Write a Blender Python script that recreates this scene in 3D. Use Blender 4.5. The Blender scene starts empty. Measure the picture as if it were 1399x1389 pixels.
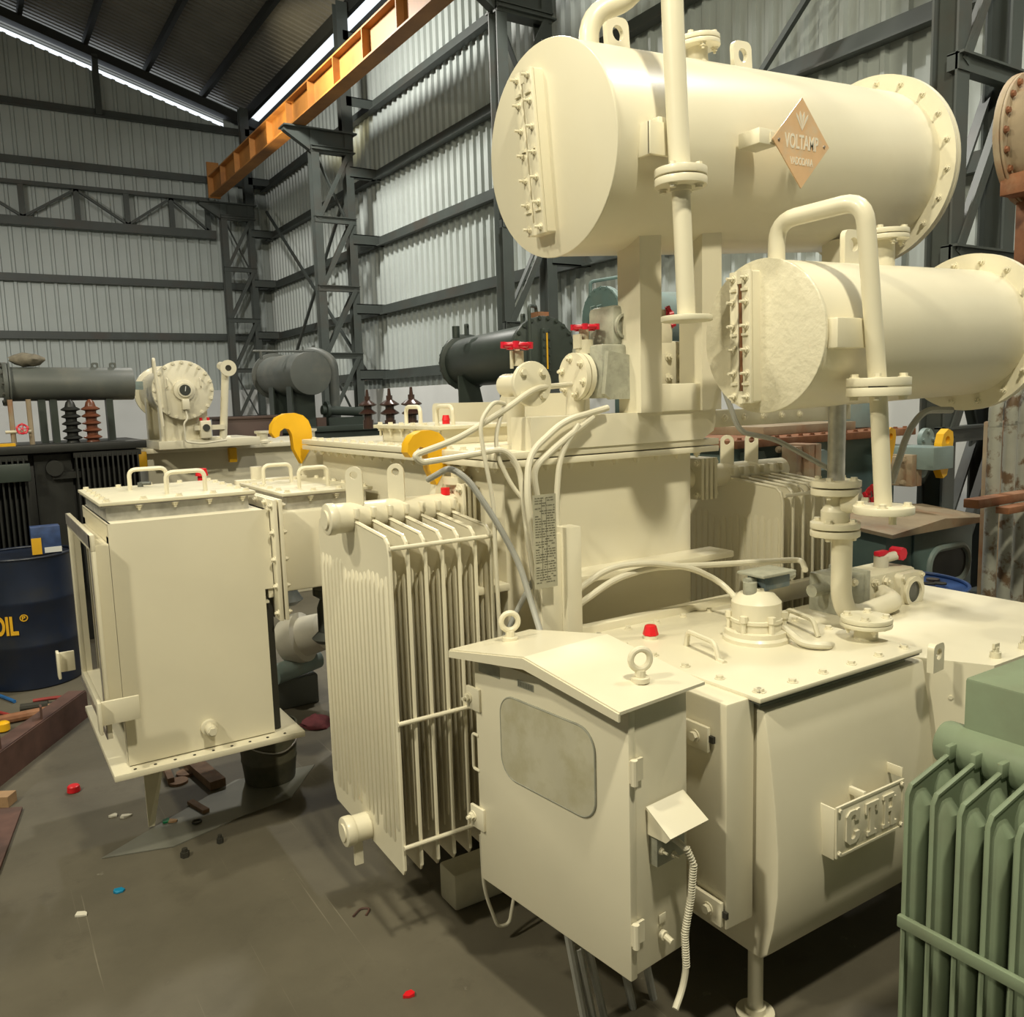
import bpy, bmesh, math, random
from mathutils import Vector, Matrix
random.seed(7)
C = bpy.context.scene.collection
scn = bpy.context.scene

# ------------------------------------------------------------------ camera
IW, IH, FPX = 1399.0, 1389.0, 1160.0
HEAD, PITCH, ROLL, CAMZ = math.radians(57.5), math.radians(7.4), math.atan(0.03), 1.8
_f0 = Vector((math.cos(HEAD), math.sin(HEAD), 0)); _r0 = Vector((math.sin(HEAD), -math.cos(HEAD), 0)); _u0 = Vector((0, 0, 1))
FWD = _f0*math.cos(PITCH) - _u0*math.sin(PITCH)
_u1 = _u0*math.cos(PITCH) + _f0*math.sin(PITCH)
RGT = _r0*math.cos(ROLL) - _u1*math.sin(ROLL)
UPV = _u1*math.cos(ROLL) + _r0*math.sin(ROLL)
CAMP = Vector((0, 0, CAMZ))
cam = bpy.data.cameras.new('camera'); camo = bpy.data.objects.new('camera', cam); C.objects.link(camo)
cam.sensor_fit = 'HORIZONTAL'; cam.sensor_width = 36.0; cam.lens = FPX/IW*36.0; cam.clip_start = 0.05; cam.clip_end = 200
_m = Matrix((RGT, UPV, -FWD)).transposed().to_4x4(); _m.translation = CAMP
camo.matrix_world = _m
scn.camera = camo

def P(x, y, X=None, Y=None, Z=None):
    """point of the place seen at photo pixel x, y and lying on the plane X=, Y= or Z="""
    d = FWD + RGT*((x-IW/2)/FPX) - UPV*((y-IH/2)/FPX)
    t = X/d.x if X is not None else (Y/d.y if Y is not None else (Z-CAMZ)/d.z)
    return CAMP + d*t

# ------------------------------------------------------------------ world, lights, exposure
scn.view_settings.view_transform = 'Standard'; scn.view_settings.look = 'None'
scn.view_settings.gamma = 1.0; scn.view_settings.exposure = 0.0; scn.view_settings.use_curve_mapping = False
wd = bpy.data.worlds.new('world'); scn.world = wd; wd.use_nodes = True
bg = wd.node_tree.nodes['Background']; bg.inputs[0].default_value = (0.86, 0.93, 1.0, 1); bg.inputs[1].default_value = 1.3

def lamp(name, loc, energy, color, size, target=None, spot=None):
    l = bpy.data.lights.new(name, 'SPOT' if spot else 'AREA'); o = bpy.data.objects.new(name, l); C.objects.link(o)
    l.energy = energy; l.color = color; o.location = loc
    if spot: l.spot_size = math.radians(spot); l.spot_blend = 0.5; l.shadow_soft_size = size
    else: l.shape = 'DISK'; l.size = size
    t = Vector(target) if target else Vector(loc) - Vector((0, 0, 1))
    o.rotation_euler = (t - Vector(loc)).to_track_quat('-Z', 'Y').to_euler()
    return o
WARM = (1.0, 0.93, 0.71); NEUT = (1.0, 0.97, 0.88); DAY = (0.93, 0.98, 1.0)
lamp('overhead_light', (-3.5, 1.2, 5.8), 225, WARM, 0.35, (1.6, 2.2, 1.2))
lamp('overhead_light', (-2.6, 3.9, 6.4), 150, WARM, 0.4, (1.4, 3.2, 1.4))
lamp('overhead_light', (0.8, -0.6, 6.2), 255, WARM, 0.35, (2.3, 2.2, 1.2))
lamp('overhead_light', (3.4, 12.4, 7.4), 330, NEUT, 0.5, (6.0, 12.6, 4))
lamp('overhead_light', (-1.0, 13.5, 5.4), 300, NEUT, 0.5, (-.4, 16, 0))
lamp('overhead_light', (4.4, 6.4, 7.4), 300, NEUT, 0.5, (5.0, 5.6, 1))
lamp('overhead_light', (4.9, 1.2, 6.6), 110, NEUT, 0.4, (4.5, 3.0, 1))  # added light, only brightens the teal equipment on the right
lamp('rail_sun_spot', (4.1, 14.9, 6.1), 230, (1.0, .85, .5), 0.1, (5.2, 15.4, 6.85), 60)  # added spot standing in for the sunlit stretch of the crane beam

# ------------------------------------------------------------------ materials
def mat(name, col, rough=0.5, metal=0.0, var=0.08, scale=6.0, dark=None, dmix=0.0, dscale=2.0, bump=0.0, bscale=40.0, coat=0.0, dlo=0.5, dhi=0.7):
    m = bpy.data.materials.new(name); m.use_nodes = True
    nt = m.node_tree; N = nt.nodes; L = nt.links; b = N['Principled BSDF']
    b.inputs['Roughness'].default_value = rough; b.inputs['Metallic'].default_value = metal
    if coat: b.inputs['Coat Weight'].default_value = coat; b.inputs['Coat Roughness'].default_value = 0.12
    tc = N.new('ShaderNodeNewGeometry')
    n = N.new('ShaderNodeTexNoise'); n.inputs['Scale'].default_value = scale; n.inputs['Detail'].default_value = 6; L.new(tc.outputs['Position'], n.inputs['Vector'])
    r = N.new('ShaderNodeValToRGB'); L.new(n.outputs['Fac'], r.inputs['Fac'])
    c = Vector(col); a = c*(1-var); e = c*(1+var)
    r.color_ramp.elements[0].position = 0.3; r.color_ramp.elements[0].color = (*a, 1)
    r.color_ramp.elements[1].position = 0.7; r.color_ramp.elements[1].color = (min(e[0],1), min(e[1],1), min(e[2],1), 1)
    out = r.outputs['Color']
    if dark:
        n2 = N.new('ShaderNodeTexNoise'); n2.inputs['Scale'].default_value = dscale; n2.inputs['Detail'].default_value = 8; n2.inputs['Roughness'].default_value = 0.65
        L.new(tc.outputs['Position'], n2.inputs['Vector'])
        r2 = N.new('ShaderNodeValToRGB'); r2.color_ramp.elements[0].position = dlo; r2.color_ramp.elements[1].position = dhi
        r2.color_ramp.elements[0].color = (0, 0, 0, 1); r2.color_ramp.elements[1].color = (dmix, dmix, dmix, 1)
        L.new(n2.outputs['Fac'], r2.inputs['Fac'])
        mx = N.new('ShaderNodeMix'); mx.data_type = 'RGBA'; L.new(r2.outputs['Color'], mx.inputs[0]); L.new(out, mx.inputs[6]); mx.inputs[7].default_value = (*dark, 1)
        out = mx.outputs[2]
    L.new(out, b.inputs['Base Color'])
    if bump:
        n3 = N.new('ShaderNodeTexNoise'); n3.inputs['Scale'].default_value = bscale; n3.inputs['Detail'].default_value = 4; L.new(tc.outputs['Position'], n3.inputs['Vector'])
        bp = N.new('ShaderNodeBump'); bp.inputs['Strength'].default_value = bump; bp.inputs['Distance'].default_value = 0.004
        L.new(n3.outputs['Fac'], bp.inputs['Height']); L.new(bp.outputs['Normal'], b.inputs['Normal'])
    return m
M = {}
M['cream'] = mat('cream_paint', (0.75, 0.70, 0.54), 0.37, var=0.04, scale=3, dark=(0.62, 0.56, 0.39), dmix=0.35, dscale=1.5, bump=0.06, bscale=22, coat=0.15)
M['cream_rough'] = mat('cream_paint_wrinkled', (0.73, 0.68, 0.52), 0.32, var=0.05, scale=5, dark=(0.55, 0.51, 0.35), dmix=0.4, dscale=4, bump=0.8, bscale=42, coat=0.2)
M['cream_dust'] = mat('cream_paint_dusty', (0.66, 0.62, 0.47), 0.45, var=0.06, scale=4, dark=(0.40, 0.36, 0.25), dmix=0.5, dscale=3, bump=0.05)
M['overspray'] = mat('overspray_grey', (0.36, 0.36, 0.29), 0.5, var=0.15, scale=20, dark=(0.22, 0.22, 0.18), dmix=0.6, dscale=30)
M['glassspray'] = mat('oversprayed_window', (0.56, 0.53, 0.40), 0.35, var=0.10, scale=5, dark=(0.42, 0.38, 0.22), dmix=0.8, dscale=6)
M['galv'] = mat('galvanised_steel', (0.55, 0.54, 0.50), 0.35, 0.6, var=0.2, scale=25)
M['bare'] = mat('bare_steel_edge', (0.42, 0.39, 0.36), 0.35, 0.7, var=0.25, scale=18)
M['sheet'] = mat('grey_cladding', (0.45, 0.49, 0.47), 0.40, 0.0, var=0.05, scale=0.6, dark=(0.33, 0.35, 0.33), dmix=0.4, dscale=0.5)
M['roof'] = mat('roof_sheet', (0.20, 0.19, 0.165), 0.6, 0.1, var=0.12, scale=1.5)
M['steel'] = mat('grey_green_steel', (0.062, 0.072, 0.066), 0.5, 0.0, var=0.1, scale=3, dark=(0.075, 0.05, 0.035), dmix=0.5, dscale=1.2)
M['purlin'] = mat('dark_purlin', (0.025, 0.027, 0.025), 0.6)
M['rail'] = mat('orange_crane_beam', (0.36, 0.15, 0.03), 0.55, 0.0, var=0.2, scale=2, dark=(0.17, 0.06, 0.02), dmix=0.6, dscale=1.5)
M['yellow'] = mat('yellow_paint', (0.80, 0.44, 0.01), 0.45, var=0.06, scale=8)
M['red'] = mat('red_paint', (0.62, 0.008, 0.03), 0.4, var=0.1, scale=20)
M['redcap'] = mat('red_plastic', (0.72, 0.012, 0.02), 0.4, var=0.05)
M['gfin'] = mat('sage_green_paint', (0.20, 0.25, 0.165), 0.4, var=0.1, scale=5, dark=(0.15, 0.15, 0.10), dmix=0.4, dscale=4)
M['dgreen'] = mat('dark_green_paint', (0.038, 0.050, 0.042), 0.42, var=0.15, scale=5)
M['dgrey'] = mat('dark_grey_paint', (0.105, 0.115, 0.105), 0.5, var=0.1, scale=4, dark=(0.22, 0.19, 0.14), dmix=0.3, dscale=2)
M['black'] = mat('black_paint', (0.018, 0.019, 0.017), 0.45, var=0.2, scale=10)
M['void'] = mat('dark_interior', (0.03, 0.028, 0.02), 0.7, var=0.2)  # near-black standing in for shade inside openings; also colours small black parts
M['teal'] = mat('teal_paint', (0.115, 0.18, 0.17), 0.45, var=0.12, scale=5, dark=(0.15, 0.13, 0.09), dmix=0.3, dscale=3)
M['ltteal'] = mat('light_teal_paint', (0.22, 0.29, 0.28), 0.5, var=0.12, scale=5, dark=(0.25, 0.21, 0.15), dmix=0.4, dscale=4)
M['rust'] = mat('rust', (0.24, 0.10, 0.045), 0.75, var=0.3, scale=10, dark=(0.36, 0.22, 0.13), dmix=0.7, dscale=4, bump=0.2)
M['rustpaint'] = mat('rusty_worn_paint', (0.34, 0.27, 0.18), 0.6, var=0.15, scale=7, dark=(0.30, 0.12, 0.05), dmix=0.9, dscale=3, bump=0.1)
M['rustbar'] = mat('rusty_brown_steel', (0.10, 0.05, 0.038), 0.65, var=0.3, scale=9, dark=(0.05, 0.035, 0.03), dmix=0.6, dscale=4)
M['oldpipe'] = mat('peeling_pipe_paint', (0.40, 0.40, 0.34), 0.55, var=0.12, scale=9, dark=(0.16, 0.10, 0.055), dmix=1.0, dscale=9, dlo=0.52, dhi=0.6)
M['blue'] = mat('dark_blue_drum', (0.008, 0.014, 0.032), 0.4, var=0.2, scale=6, dark=(0.02, 0.02, 0.02), dmix=0.6, dscale=5)
M['blue2'] = mat('blue_drum', (0.02, 0.06, 0.19), 0.4, var=0.2, scale=6)
M['dirt'] = mat('grimy_drum_top', (0.085, 0.07, 0.055), 0.7, var=0.3, scale=12, dark=(0.2, 0.11, 0.05), dmix=0.5, dscale=14)
M['wood'] = mat('old_wood', (0.20, 0.12, 0.07), 0.75, var=0.3, scale=14)
M['wood2'] = mat('pale_wood', (0.34, 0.21, 0.11), 0.7, var=0.25, scale=14)
M['brown'] = mat('brown_box_paint', (0.075, 0.045, 0.035), 0.6, var=0.15, scale=3)
M['porc'] = mat('brown_porcelain', (0.05, 0.025, 0.02), 0.2, var=0.15, scale=10, coat=0.5)
M['orangeporc'] = mat('red_brown_porcelain', (0.16, 0.055, 0.03), 0.3, var=0.2, scale=10)
M['white'] = mat('whitewashed_wall', (0.66, 0.67, 0.66), 0.8, var=0.06, scale=1.5)
M['plaster'] = mat('off_white', (0.6, 0.57, 0.48), 0.7, var=0.1, scale=6)
M['conduit'] = mat('cream_conduit', (0.66, 0.62, 0.49), 0.4, var=0.05, scale=10)
M['cable'] = mat('grey_cable', (0.36, 0.36, 0.33), 0.5, var=0.1, scale=10)
M['plate'] = mat('painted_over_nameplate', (0.42, 0.40, 0.30), 0.5, var=0.15, scale=12)
M['ink'] = mat('grey_print', (0.13, 0.125, 0.09), 0.6, var=0.2, scale=30)
M['diamond'] = mat('faded_orange_sign', (0.70, 0.46, 0.26), 0.35, 0.1, var=0.08, scale=10, dark=(0.60, 0.53, 0.40), dmix=0.8, dscale=7)
M['diatext'] = mat('pale_sign_print', (0.72, 0.66, 0.54), 0.4, var=0.05)
M['glass'] = mat('gauge_glass', (0.05, 0.055, 0.05), 0.08, var=0.1)
M['brass'] = mat('rusty_sight_tube', (0.20, 0.09, 0.04), 0.4, var=0.3, scale=30)
M['drumtext'] = mat('yellow_print', (0.75, 0.42, 0.02), 0.5, var=0.05)
M['bluebox'] = mat('blue_carton', (0.03, 0.06, 0.16), 0.5, var=0.25, scale=25)
M['bucket'] = mat('grimy_bucket', (0.075, 0.07, 0.045), 0.6, var=0.3, scale=10, dark=(0.03, 0.04, 0.02), dmix=0.7, dscale=8)
M['cloth'] = mat('grey_rag', (0.18, 0.16, 0.12), 0.9, var=0.3, scale=20, bump=0.4)
M['redcloth'] = mat('maroon_rag', (0.14, 0.03, 0.035), 0.9, var=0.3, scale=20)
M['hosered'] = mat('red_hose', (0.30, 0.035, 0.03), 0.5, var=0.2)
M['hoseblue'] = mat('blue_hose', (0.02, 0.12, 0.33), 0.5, var=0.2)
M['bluechip'] = mat('blue_chip', (0.0, 0.19, 0.36), 0.5)
M['greenchip'] = mat('green_chip', (0.0, 0.2, 0.07), 0.5)
M['floorplate'] = mat('steel_floor_plate', (0.20, 0.20, 0.17), 0.45, 0.3, var=0.12, scale=5)
M['bluedev'] = mat('blue_grey_terminal_box', (0.10, 0.14, 0.16), 0.5, var=0.2, scale=18, dark=(0.3, 0.28, 0.2), dmix=0.6, dscale=12)

def floor_mat():
    m = bpy.data.materials.new('stained_concrete'); m.use_nodes = True
    nt = m.node_tree; N = nt.nodes; L = nt.links; b = N['Principled BSDF']; b.inputs['Roughness'].default_value = 0.62
    g = N.new('ShaderNodeNewGeometry')
    def noise(s, d=8, rough=0.6):
        n = N.new('ShaderNodeTexNoise'); n.inputs['Scale'].default_value = s; n.inputs['Detail'].default_value = d; n.inputs['Roughness'].default_value = rough
        L.new(g.outputs['Position'], n.inputs['Vector']); return n.outputs['Fac']
    def ramp(src, p0, c0, p1, c1):
        r = N.new('ShaderNodeValToRGB'); e = r.color_ramp.elements
        e[0].position = p0; e[0].color = c0; e[1].position = p1; e[1].color = c1; L.new(src, r.inputs['Fac']); return r.outputs['Color']
    def mix(f, a, c):
        x = N.new('ShaderNodeMix'); x.data_type = 'RGBA'; L.new(f, x.inputs[0])
        for k, v in ((6, a), (7, c)):
            if isinstance(v, tuple): x.inputs[k].default_value = v
            else: L.new(v, x.inputs[k])
        return x.outputs[2]
    base = ramp(noise(1.3), 0.3, (0.078, 0.069, 0.048, 1), 0.72, (0.135, 0.12, 0.086, 1))
    c = mix(ramp(noise(4.5, 10, 0.7), 0.56, (0, 0, 0, 1), 0.72, (0.7,)*3 + (1,)), base, (0.07, 0.06, 0.042, 1))
    c = mix(ramp(noise(9, 6, 0.6), 0.68, (0, 0, 0, 1), 0.76, (0.8,)*3 + (1,)), c, (0.30, 0.28, 0.22, 1))
    # straight scratches: stretched noise
    for ang, sx in ((0.35, 120), (1.25, 150)):
        mp = N.new('ShaderNodeMapping'); mp.inputs['Rotation'].default_value = (0, 0, ang); mp.inputs['Scale'].default_value = (sx, 1.2, 1)
        L.new(g.outputs['Position'], mp.inputs['Vector'])
        n = N.new('ShaderNodeTexNoise'); n.inputs['Scale'].default_value = 0.55; n.inputs['Detail'].default_value = 3; L.new(mp.outputs['Vector'], n.inputs['Vector'])
        c = mix(ramp(n.outputs['Fac'], 0.70, (0, 0, 0, 1), 0.76, (0.35,)*3 + (1,)), c, (0.32, 0.29, 0.22, 1))
    L.new(c, b.inputs['Base Color'])
    bp = N.new('ShaderNodeBump'); bp.inputs['Strength'].default_value = 0.15; bp.inputs['Distance'].default_value = 0.01
    L.new(noise(14), bp.inputs['Height']); L.new(bp.outputs['Normal'], b.inputs['Normal'])
    return m
M['floor'] = floor_mat()

# ------------------------------------------------------------------ mesh builder
def basis(d):
    d = Vector(d).normalized(); a = Vector((0, 0, 1)) if abs(d.z) < 0.9 else Vector((0, 1, 0))
    u = a.cross(d).normalized(); return u, d.cross(u), d

class MB:
    def __init__(s, T=None): s.v = []; s.f = []; s.T = T
    def add(s, vs, fs):
        o = len(s.v)
        s.v += [s.T @ Vector(p) for p in vs] if s.T else [Vector(p) for p in vs]
        s.f += [tuple(i+o for i in f) for f in fs]; return s
    def hexa(s, c):   # eight corners, bottom ring then top ring
        return s.add(c, [(3, 2, 1, 0), (4, 5, 6, 7), (0, 1, 5, 4), (1, 2, 6, 5), (2, 3, 7, 6), (3, 0, 4, 7)])
    def box(s, a, b, bev=0.0, R=None, seg=2):
        (x0, y0, z0), (x1, y1, z1) = [(min(p, q)) for p, q in zip(a, b)], [(max(p, q)) for p, q in zip(a, b)]
        cs = [(x0, y0, z0), (x1, y0, z0), (x1, y1, z0), (x0, y1, z0), (x0, y0, z1), (x1, y0, z1), (x1, y1, z1), (x0, y1, z1)]
        if bev <= 0: return s.hexa(cs)
        bm = bmesh.new(); vs = [bm.verts.new(c) for c in cs]
        for f in [(3, 2, 1, 0), (4, 5, 6, 7), (0, 1, 5, 4), (1, 2, 6, 5), (2, 3, 7, 6), (3, 0, 4, 7)]: bm.faces.new([vs[i] for i in f])
        bmesh.ops.bevel(bm, geom=bm.edges[:], offset=bev, segments=seg, profile=0.5, affect='EDGES')
        return s.frombm(bm)
    def frombm(s, bm):
        bm.verts.index_update(); s.add([v.co.copy() for v in bm.verts], [tuple(v.index for v in f.verts) for f in bm.faces]); bm.free(); return s
    def bar(s, a, b, w, h, up=(0, 0, 1)):   # rectangular bar between two points
        a = Vector(a); b = Vector(b); d = (b-a).normalized(); up = Vector(up)
        sd = d.cross(up)
        if sd.length < 1e-4: sd = d.cross(Vector((0, 1, 0)))
        sd.normalize(); u = sd.cross(d).normalized()
        c = []
        for p in (a, b): c += [p + sd*(i*w/2) + u*(j*h/2) for i, j in ((-1, -1), (1, -1), (1, 1), (-1, 1))]
        return s.hexa(c)
    def ring(s, rings, closed_ends=True, flip=False):
        n = len(rings[0]); vs = [p for r in rings for p in r]; fs = []
        for i in range(len(rings)-1):
            for k in range(n):
                a, b, c, d = i*n+k, i*n+(k+1) % n, (i+1)*n+(k+1) % n, (i+1)*n+k
                fs.append((a, b, c, d))
        if closed_ends: fs.append(tuple(range(n))[::-1]); fs.append(tuple((len(rings)-1)*n+k for k in range(n)))
        return s.add(vs, fs)
    def cyl(s, a, b, r, r2=None, seg=20, bev=0.0):
        r2 = r if r2 is None else r2
        if bev > 0:
            L = (Vector(b)-Vector(a)).length
            return s.lathe([(r-bev, 0), (r-bev*0.3, bev*0.3), (r, bev), (r2, L-bev), (r2-bev*0.3, L-bev*0.3), (r2-bev, L)], a, Vector(b)-Vector(a), seg)
        a = Vector(a); b = Vector(b); u, v, d = basis(b-a)
        rg = [[c + (u*math.cos(t)+v*math.sin(t))*q for t in [2*math.pi*k/seg for k in range(seg)]] for c, q in ((a, r), (b, r2))]
        return s.ring(rg)
    def lathe(s, prof, o, ax=(0, 0, 1), seg=24, ends=True):   # profile of (radius, height)
        o = Vector(o); u, v, d = basis(ax)
        return s.ring([[o + d*h + (u*math.cos(t)+v*math.sin(t))*r for t in [2*math.pi*k/seg for k in range(seg)]] for r, h in prof], ends)
    def washer(s, o, ax, r1, r0, h, seg=24):   # ring with a hole
        o = Vector(o); u, v, d = basis(ax); n = seg
        rg = [[o + d*hh + (u*math.cos(t)+v*math.sin(t))*r for t in [2*math.pi*k/n for k in range(n)]] for r, hh in ((r0, 0), (r1, 0), (r1, h), (r0, h), (r0, 0))]
        return s.ring(rg, False)
    def torus(s, o, ax, R, r, seg=24, ms=8):
        o = Vector(o); u, v, d = basis(ax); rg = []
        for k in range(seg+1):
            t = 2*math.pi*k/seg; q = u*math.cos(t)+v*math.sin(t)
            rg.append([o + q*(R + r*math.cos(p)) - d*(r*math.sin(p)) for p in [2*math.pi*j/ms for j in range(ms)]])
        return s.ring(rg, False)
    def tube(s, pts, r, seg=10, fil=0.0, fs=6):
        pts = [Vector(p) for p in pts]
        if fil > 0 and len(pts) > 2:
            q = [pts[0]]
            for i in range(1, len(pts)-1):
                a, b, c = pts[i-1], pts[i], pts[i+1]; k = min(fil, (a-b).length*0.48, (c-b).length*0.48)
                p0 = b+(a-b).normalized()*k; p1 = b+(c-b).normalized()*k
                for j in range(fs+1):
                    t = j/fs; q.append(p0*(1-t)**2 + b*2*t*(1-t) + p1*t*t)
            q.append(pts[-1]); pts = q
        u, v, d = basis(pts[1]-pts[0]); rg = []
        for i, p in enumerate(pts):
            if i == 0: nd = pts[1]-pts[0]
            elif i == len(pts)-1: nd = pts[-1]-pts[-2]
            else: nd = (pts[i+1]-pts[i]).normalized()+(pts[i]-pts[i-1]).normalized()
            nd = nd.normalized(); rot = d.rotation_difference(nd); u = rot @ u; d = nd; v = d.cross(u)
            rg.append([p + (u*math.cos(t)+v*math.sin(t))*r for t in [2*math.pi*k/seg for k in range(seg)]])
        return s.ring(rg)
    def prism(s, poly, o, u, v, th):   # polygon in the plane o,u,v extruded by th along u x v
        o = Vector(o); u = Vector(u).normalized(); v = Vector(v).normalized(); w = u.cross(v)*th; n = len(poly)
        A = [o+u*a+v*b for a, b in poly]; B = [p+w for p in A]
        return s.add(A+B, [tuple(range(n))[::-1], tuple(range(n, 2*n))] + [(k, (k+1) % n, n+(k+1) % n, n+k) for k in range(n)])
    def holed(s, poly, hole, hr, o, u, v, th, n=24):   # star-shaped plate with a round hole
        o = Vector(o); u = Vector(u).normalized(); v = Vector(v).normalized(); w = u.cross(v)*th; hx, hy = hole
        angs = sorted([math.atan2(b-hy, a-hx) for a, b in poly] + [2*math.pi*k/n-math.pi for k in range(n)])
        out = []; inn = []
        for t in angs:
            dx, dy = math.cos(t), math.sin(t); best = None
            for k in range(len(poly)):
                ax, ay = poly[k]; bx, by = poly[(k+1) % len(poly)]; ex, ey = bx-ax, by-ay; den = dx*ey-dy*ex
                if abs(den) < 1e-12: continue
                tt = ((ax-hx)*ey-(ay-hy)*ex)/den; ss = ((ax-hx)*dy-(ay-hy)*dx)/den
                if tt > 0 and -1e-6 <= ss <= 1+1e-6: best = tt if best is None else min(best, tt)
            out.append((hx+dx*best, hy+dy*best)); inn.append((hx+dx*hr, hy+dy*hr))
        g = lambda L, off: [o+u*a+v*b+off for a, b in L]
        z = Vector((0, 0, 0)); return s.ring([g(inn, z), g(out, z), g(out, w), g(inn, w), g(inn, z)], False)

SM = {}
def finish(me, ang=35):
    me.polygons.foreach_set('use_smooth', [True]*len(me.polygons)); me.set_sharp_from_angle(angle=math.radians(ang)); me.update()
def build(mb, name, m, parent=None, label=None, recalc=True, ang=35):
    c0 = Vector([min(p[i] for p in mb.v) for i in range(3)]); c1 = Vector([max(p[i] for p in mb.v) for i in range(3)])
    ctr = (c0+c1)/2
    me = bpy.data.meshes.new(name); me.from_pydata([p-ctr for p in mb.v], [], mb.f); me.update()
    if recalc:
        bm = bmesh.new(); bm.from_mesh(me); bmesh.ops.recalc_face_normals(bm, faces=bm.faces); bm.to_mesh(me); bm.free()
    finish(me, ang)
    me.materials.append(M[m] if isinstance(m, str) else m)
    o = bpy.data.objects.new(name, me); C.objects.link(o)
    put(o, Matrix.Translation(ctr), parent)
    if label: o['label'] = label
    return o
WM = {}
def put(o, w, parent=None):
    WM[o.name] = w.copy(); o.matrix_basis = w
    if parent: o.parent = parent; o.matrix_parent_inverse = WM[parent.name].inverted()
def shared(name, me, w, parent, label=None):
    o = bpy.data.objects.new(name, me); C.objects.link(o); put(o, w, parent)
    if label: o['label'] = label
    return o
def tag(o, label, cat, group=None):
    o['label'] = label; o['category'] = cat
    if group: o['group'] = group
    return o
def thing(name, loc, label, cat, group=None):
    o = bpy.data.objects.new(name, None); C.objects.link(o); o.empty_display_size = 0.1; put(o, Matrix.Translation(Vector(loc)))
    return tag(o, label, cat, group)
def structure(o): o['kind'] = 'structure'; return o
def setting(name, loc=(0, 0, 0)):
    o = bpy.data.objects.new(name, None); C.objects.link(o); o.empty_display_size = 0.1; put(o, Matrix.Translation(Vector(loc))); return structure(o)
def frame(o, zdir, xdir=None):
    u, v, d = basis(zdir)
    if xdir: u = Vector(xdir).normalized(); v = d.cross(u)
    m = Matrix((u, v, d)).transposed().to_4x4(); m.translation = Vector(o); return m
def meshonly(mb, name, m, ang=35):
    me = bpy.data.meshes.new(name); me.from_pydata(mb.v, [], mb.f); me.update()
    bm = bmesh.new(); bm.from_mesh(me); bmesh.ops.recalc_face_normals(bm, faces=bm.faces); bm.to_mesh(me); bm.free()
    finish(me, ang); me.materials.append(M[m]); return me
BOLT = {}
def bolt(parent, p, d, s=0.012, m='cream', stud=0.0):
    """hex bolt head of half-width s on a washer, pointing along d"""
    key = (m, round(stud, 3))
    if key not in BOLT:
        b = MB(); b.cyl((0, 0, 0), (0, 0, 0.25), 1.35, seg=12); b.cyl((0, 0, 0.25), (0, 0, 1.05), 1.0, seg=6)
        if stud: b.cyl((0, 0, 1.05), (0, 0, 1.05+stud), 0.5, seg=8)
        BOLT[key] = meshonly(b, 'bolt', m)
    return shared('bolt', BOLT[key], frame(p, d) @ Matrix.Diagonal((s, s, s, 1)), parent)
def bolts_on_circle(parent, c, ax, R, n, s=0.012, m='cream', ph=0.0, stud=0.0, both=None):
    u, v, d = basis(ax)
    for k in range(n):
        t = 2*math.pi*(k+ph)/n; p = Vector(c)+(u*math.cos(t)+v*math.sin(t))*R
        bolt(parent, p, d, s, m, stud)
        if both: bolt(parent, p - d*both, -d, s, m, stud)
def round_rect(w, h, r, n=5, x0=0.0, y0=0.0):
    out = []
    for cx, cy, a in ((w-r, r, -90), (w-r, h-r, 0), (r, h-r, 90), (r, r, 180)):
        for k in range(n+1):
            t = math.radians(a+90*k/n); out.append((x0+cx+r*math.cos(t), y0+cy+r*math.sin(t)))
    return out
def text_mb(txt, size, T, ext=0.002, bold=0.0):
    cu = bpy.data.curves.new('t', 'FONT'); cu.body = txt; cu.size = size; cu.extrude = ext; cu.align_x = 'CENTER'; cu.align_y = 'CENTER'; cu.offset = bold
    ob = bpy.data.objects.new('t', cu); C.objects.link(ob); dg = bpy.context.evaluated_depsgraph_get()
    me = bpy.data.meshes.new_from_object(ob.evaluated_get(dg)); b = MB(T)
    b.add([v.co.copy() for v in me.vertices], [tuple(p.vertices) for p in me.polygons])
    bpy.data.objects.remove(ob); bpy.data.curves.remove(cu); bpy.data.meshes.remove(me); return b
def handwheel(parent, c, ax, R, m='red', name='handwheel'):
    u, v, d = basis(ax); b = MB()
    b.torus(c, ax, R, R*0.2, 20, 8)
    for k in range(5):
        t = 2*math.pi*k/5; b.cyl(c, Vector(c)+(u*math.cos(t)+v*math.sin(t))*R, R*0.1, seg=6)
        q = Vector(c)+(u*math.cos(t+.3)+v*math.sin(t+.3))*R*1.03; b.cyl(q-d*R*0.24, q+d*R*0.24, R*0.27, seg=8)
    b.cyl(Vector(c)-d*R*0.25, Vector(c)+d*R*0.3, R*0.25, seg=10)
    return build(b, name, m, parent)
def copy_tree(o, T, parent=None):
    c = o.copy(); C.objects.link(c); w = T @ WM[o.name]; put(c, w, parent) if parent else put(c, w)
    for ch in o.children: copy_tree(ch, T, c)
    return c
# ================================================================== building
XW, YW, XL, YB = 6.75, 21.4, -6.4, -7.0      # side wall, far wall, hidden side wall, wall behind the camera
EAVE, RISE = 8.66, 0.29
def roofz(x): return EAVE + RISE*(XW-x) if x > 0.2 else EAVE + RISE*(x-XL)
fl = MB(); fl.box((XL, YB, -0.2), (XW+0.2, YW+0.2, 0)); structure(build(fl, 'floor', 'floor'))

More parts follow.
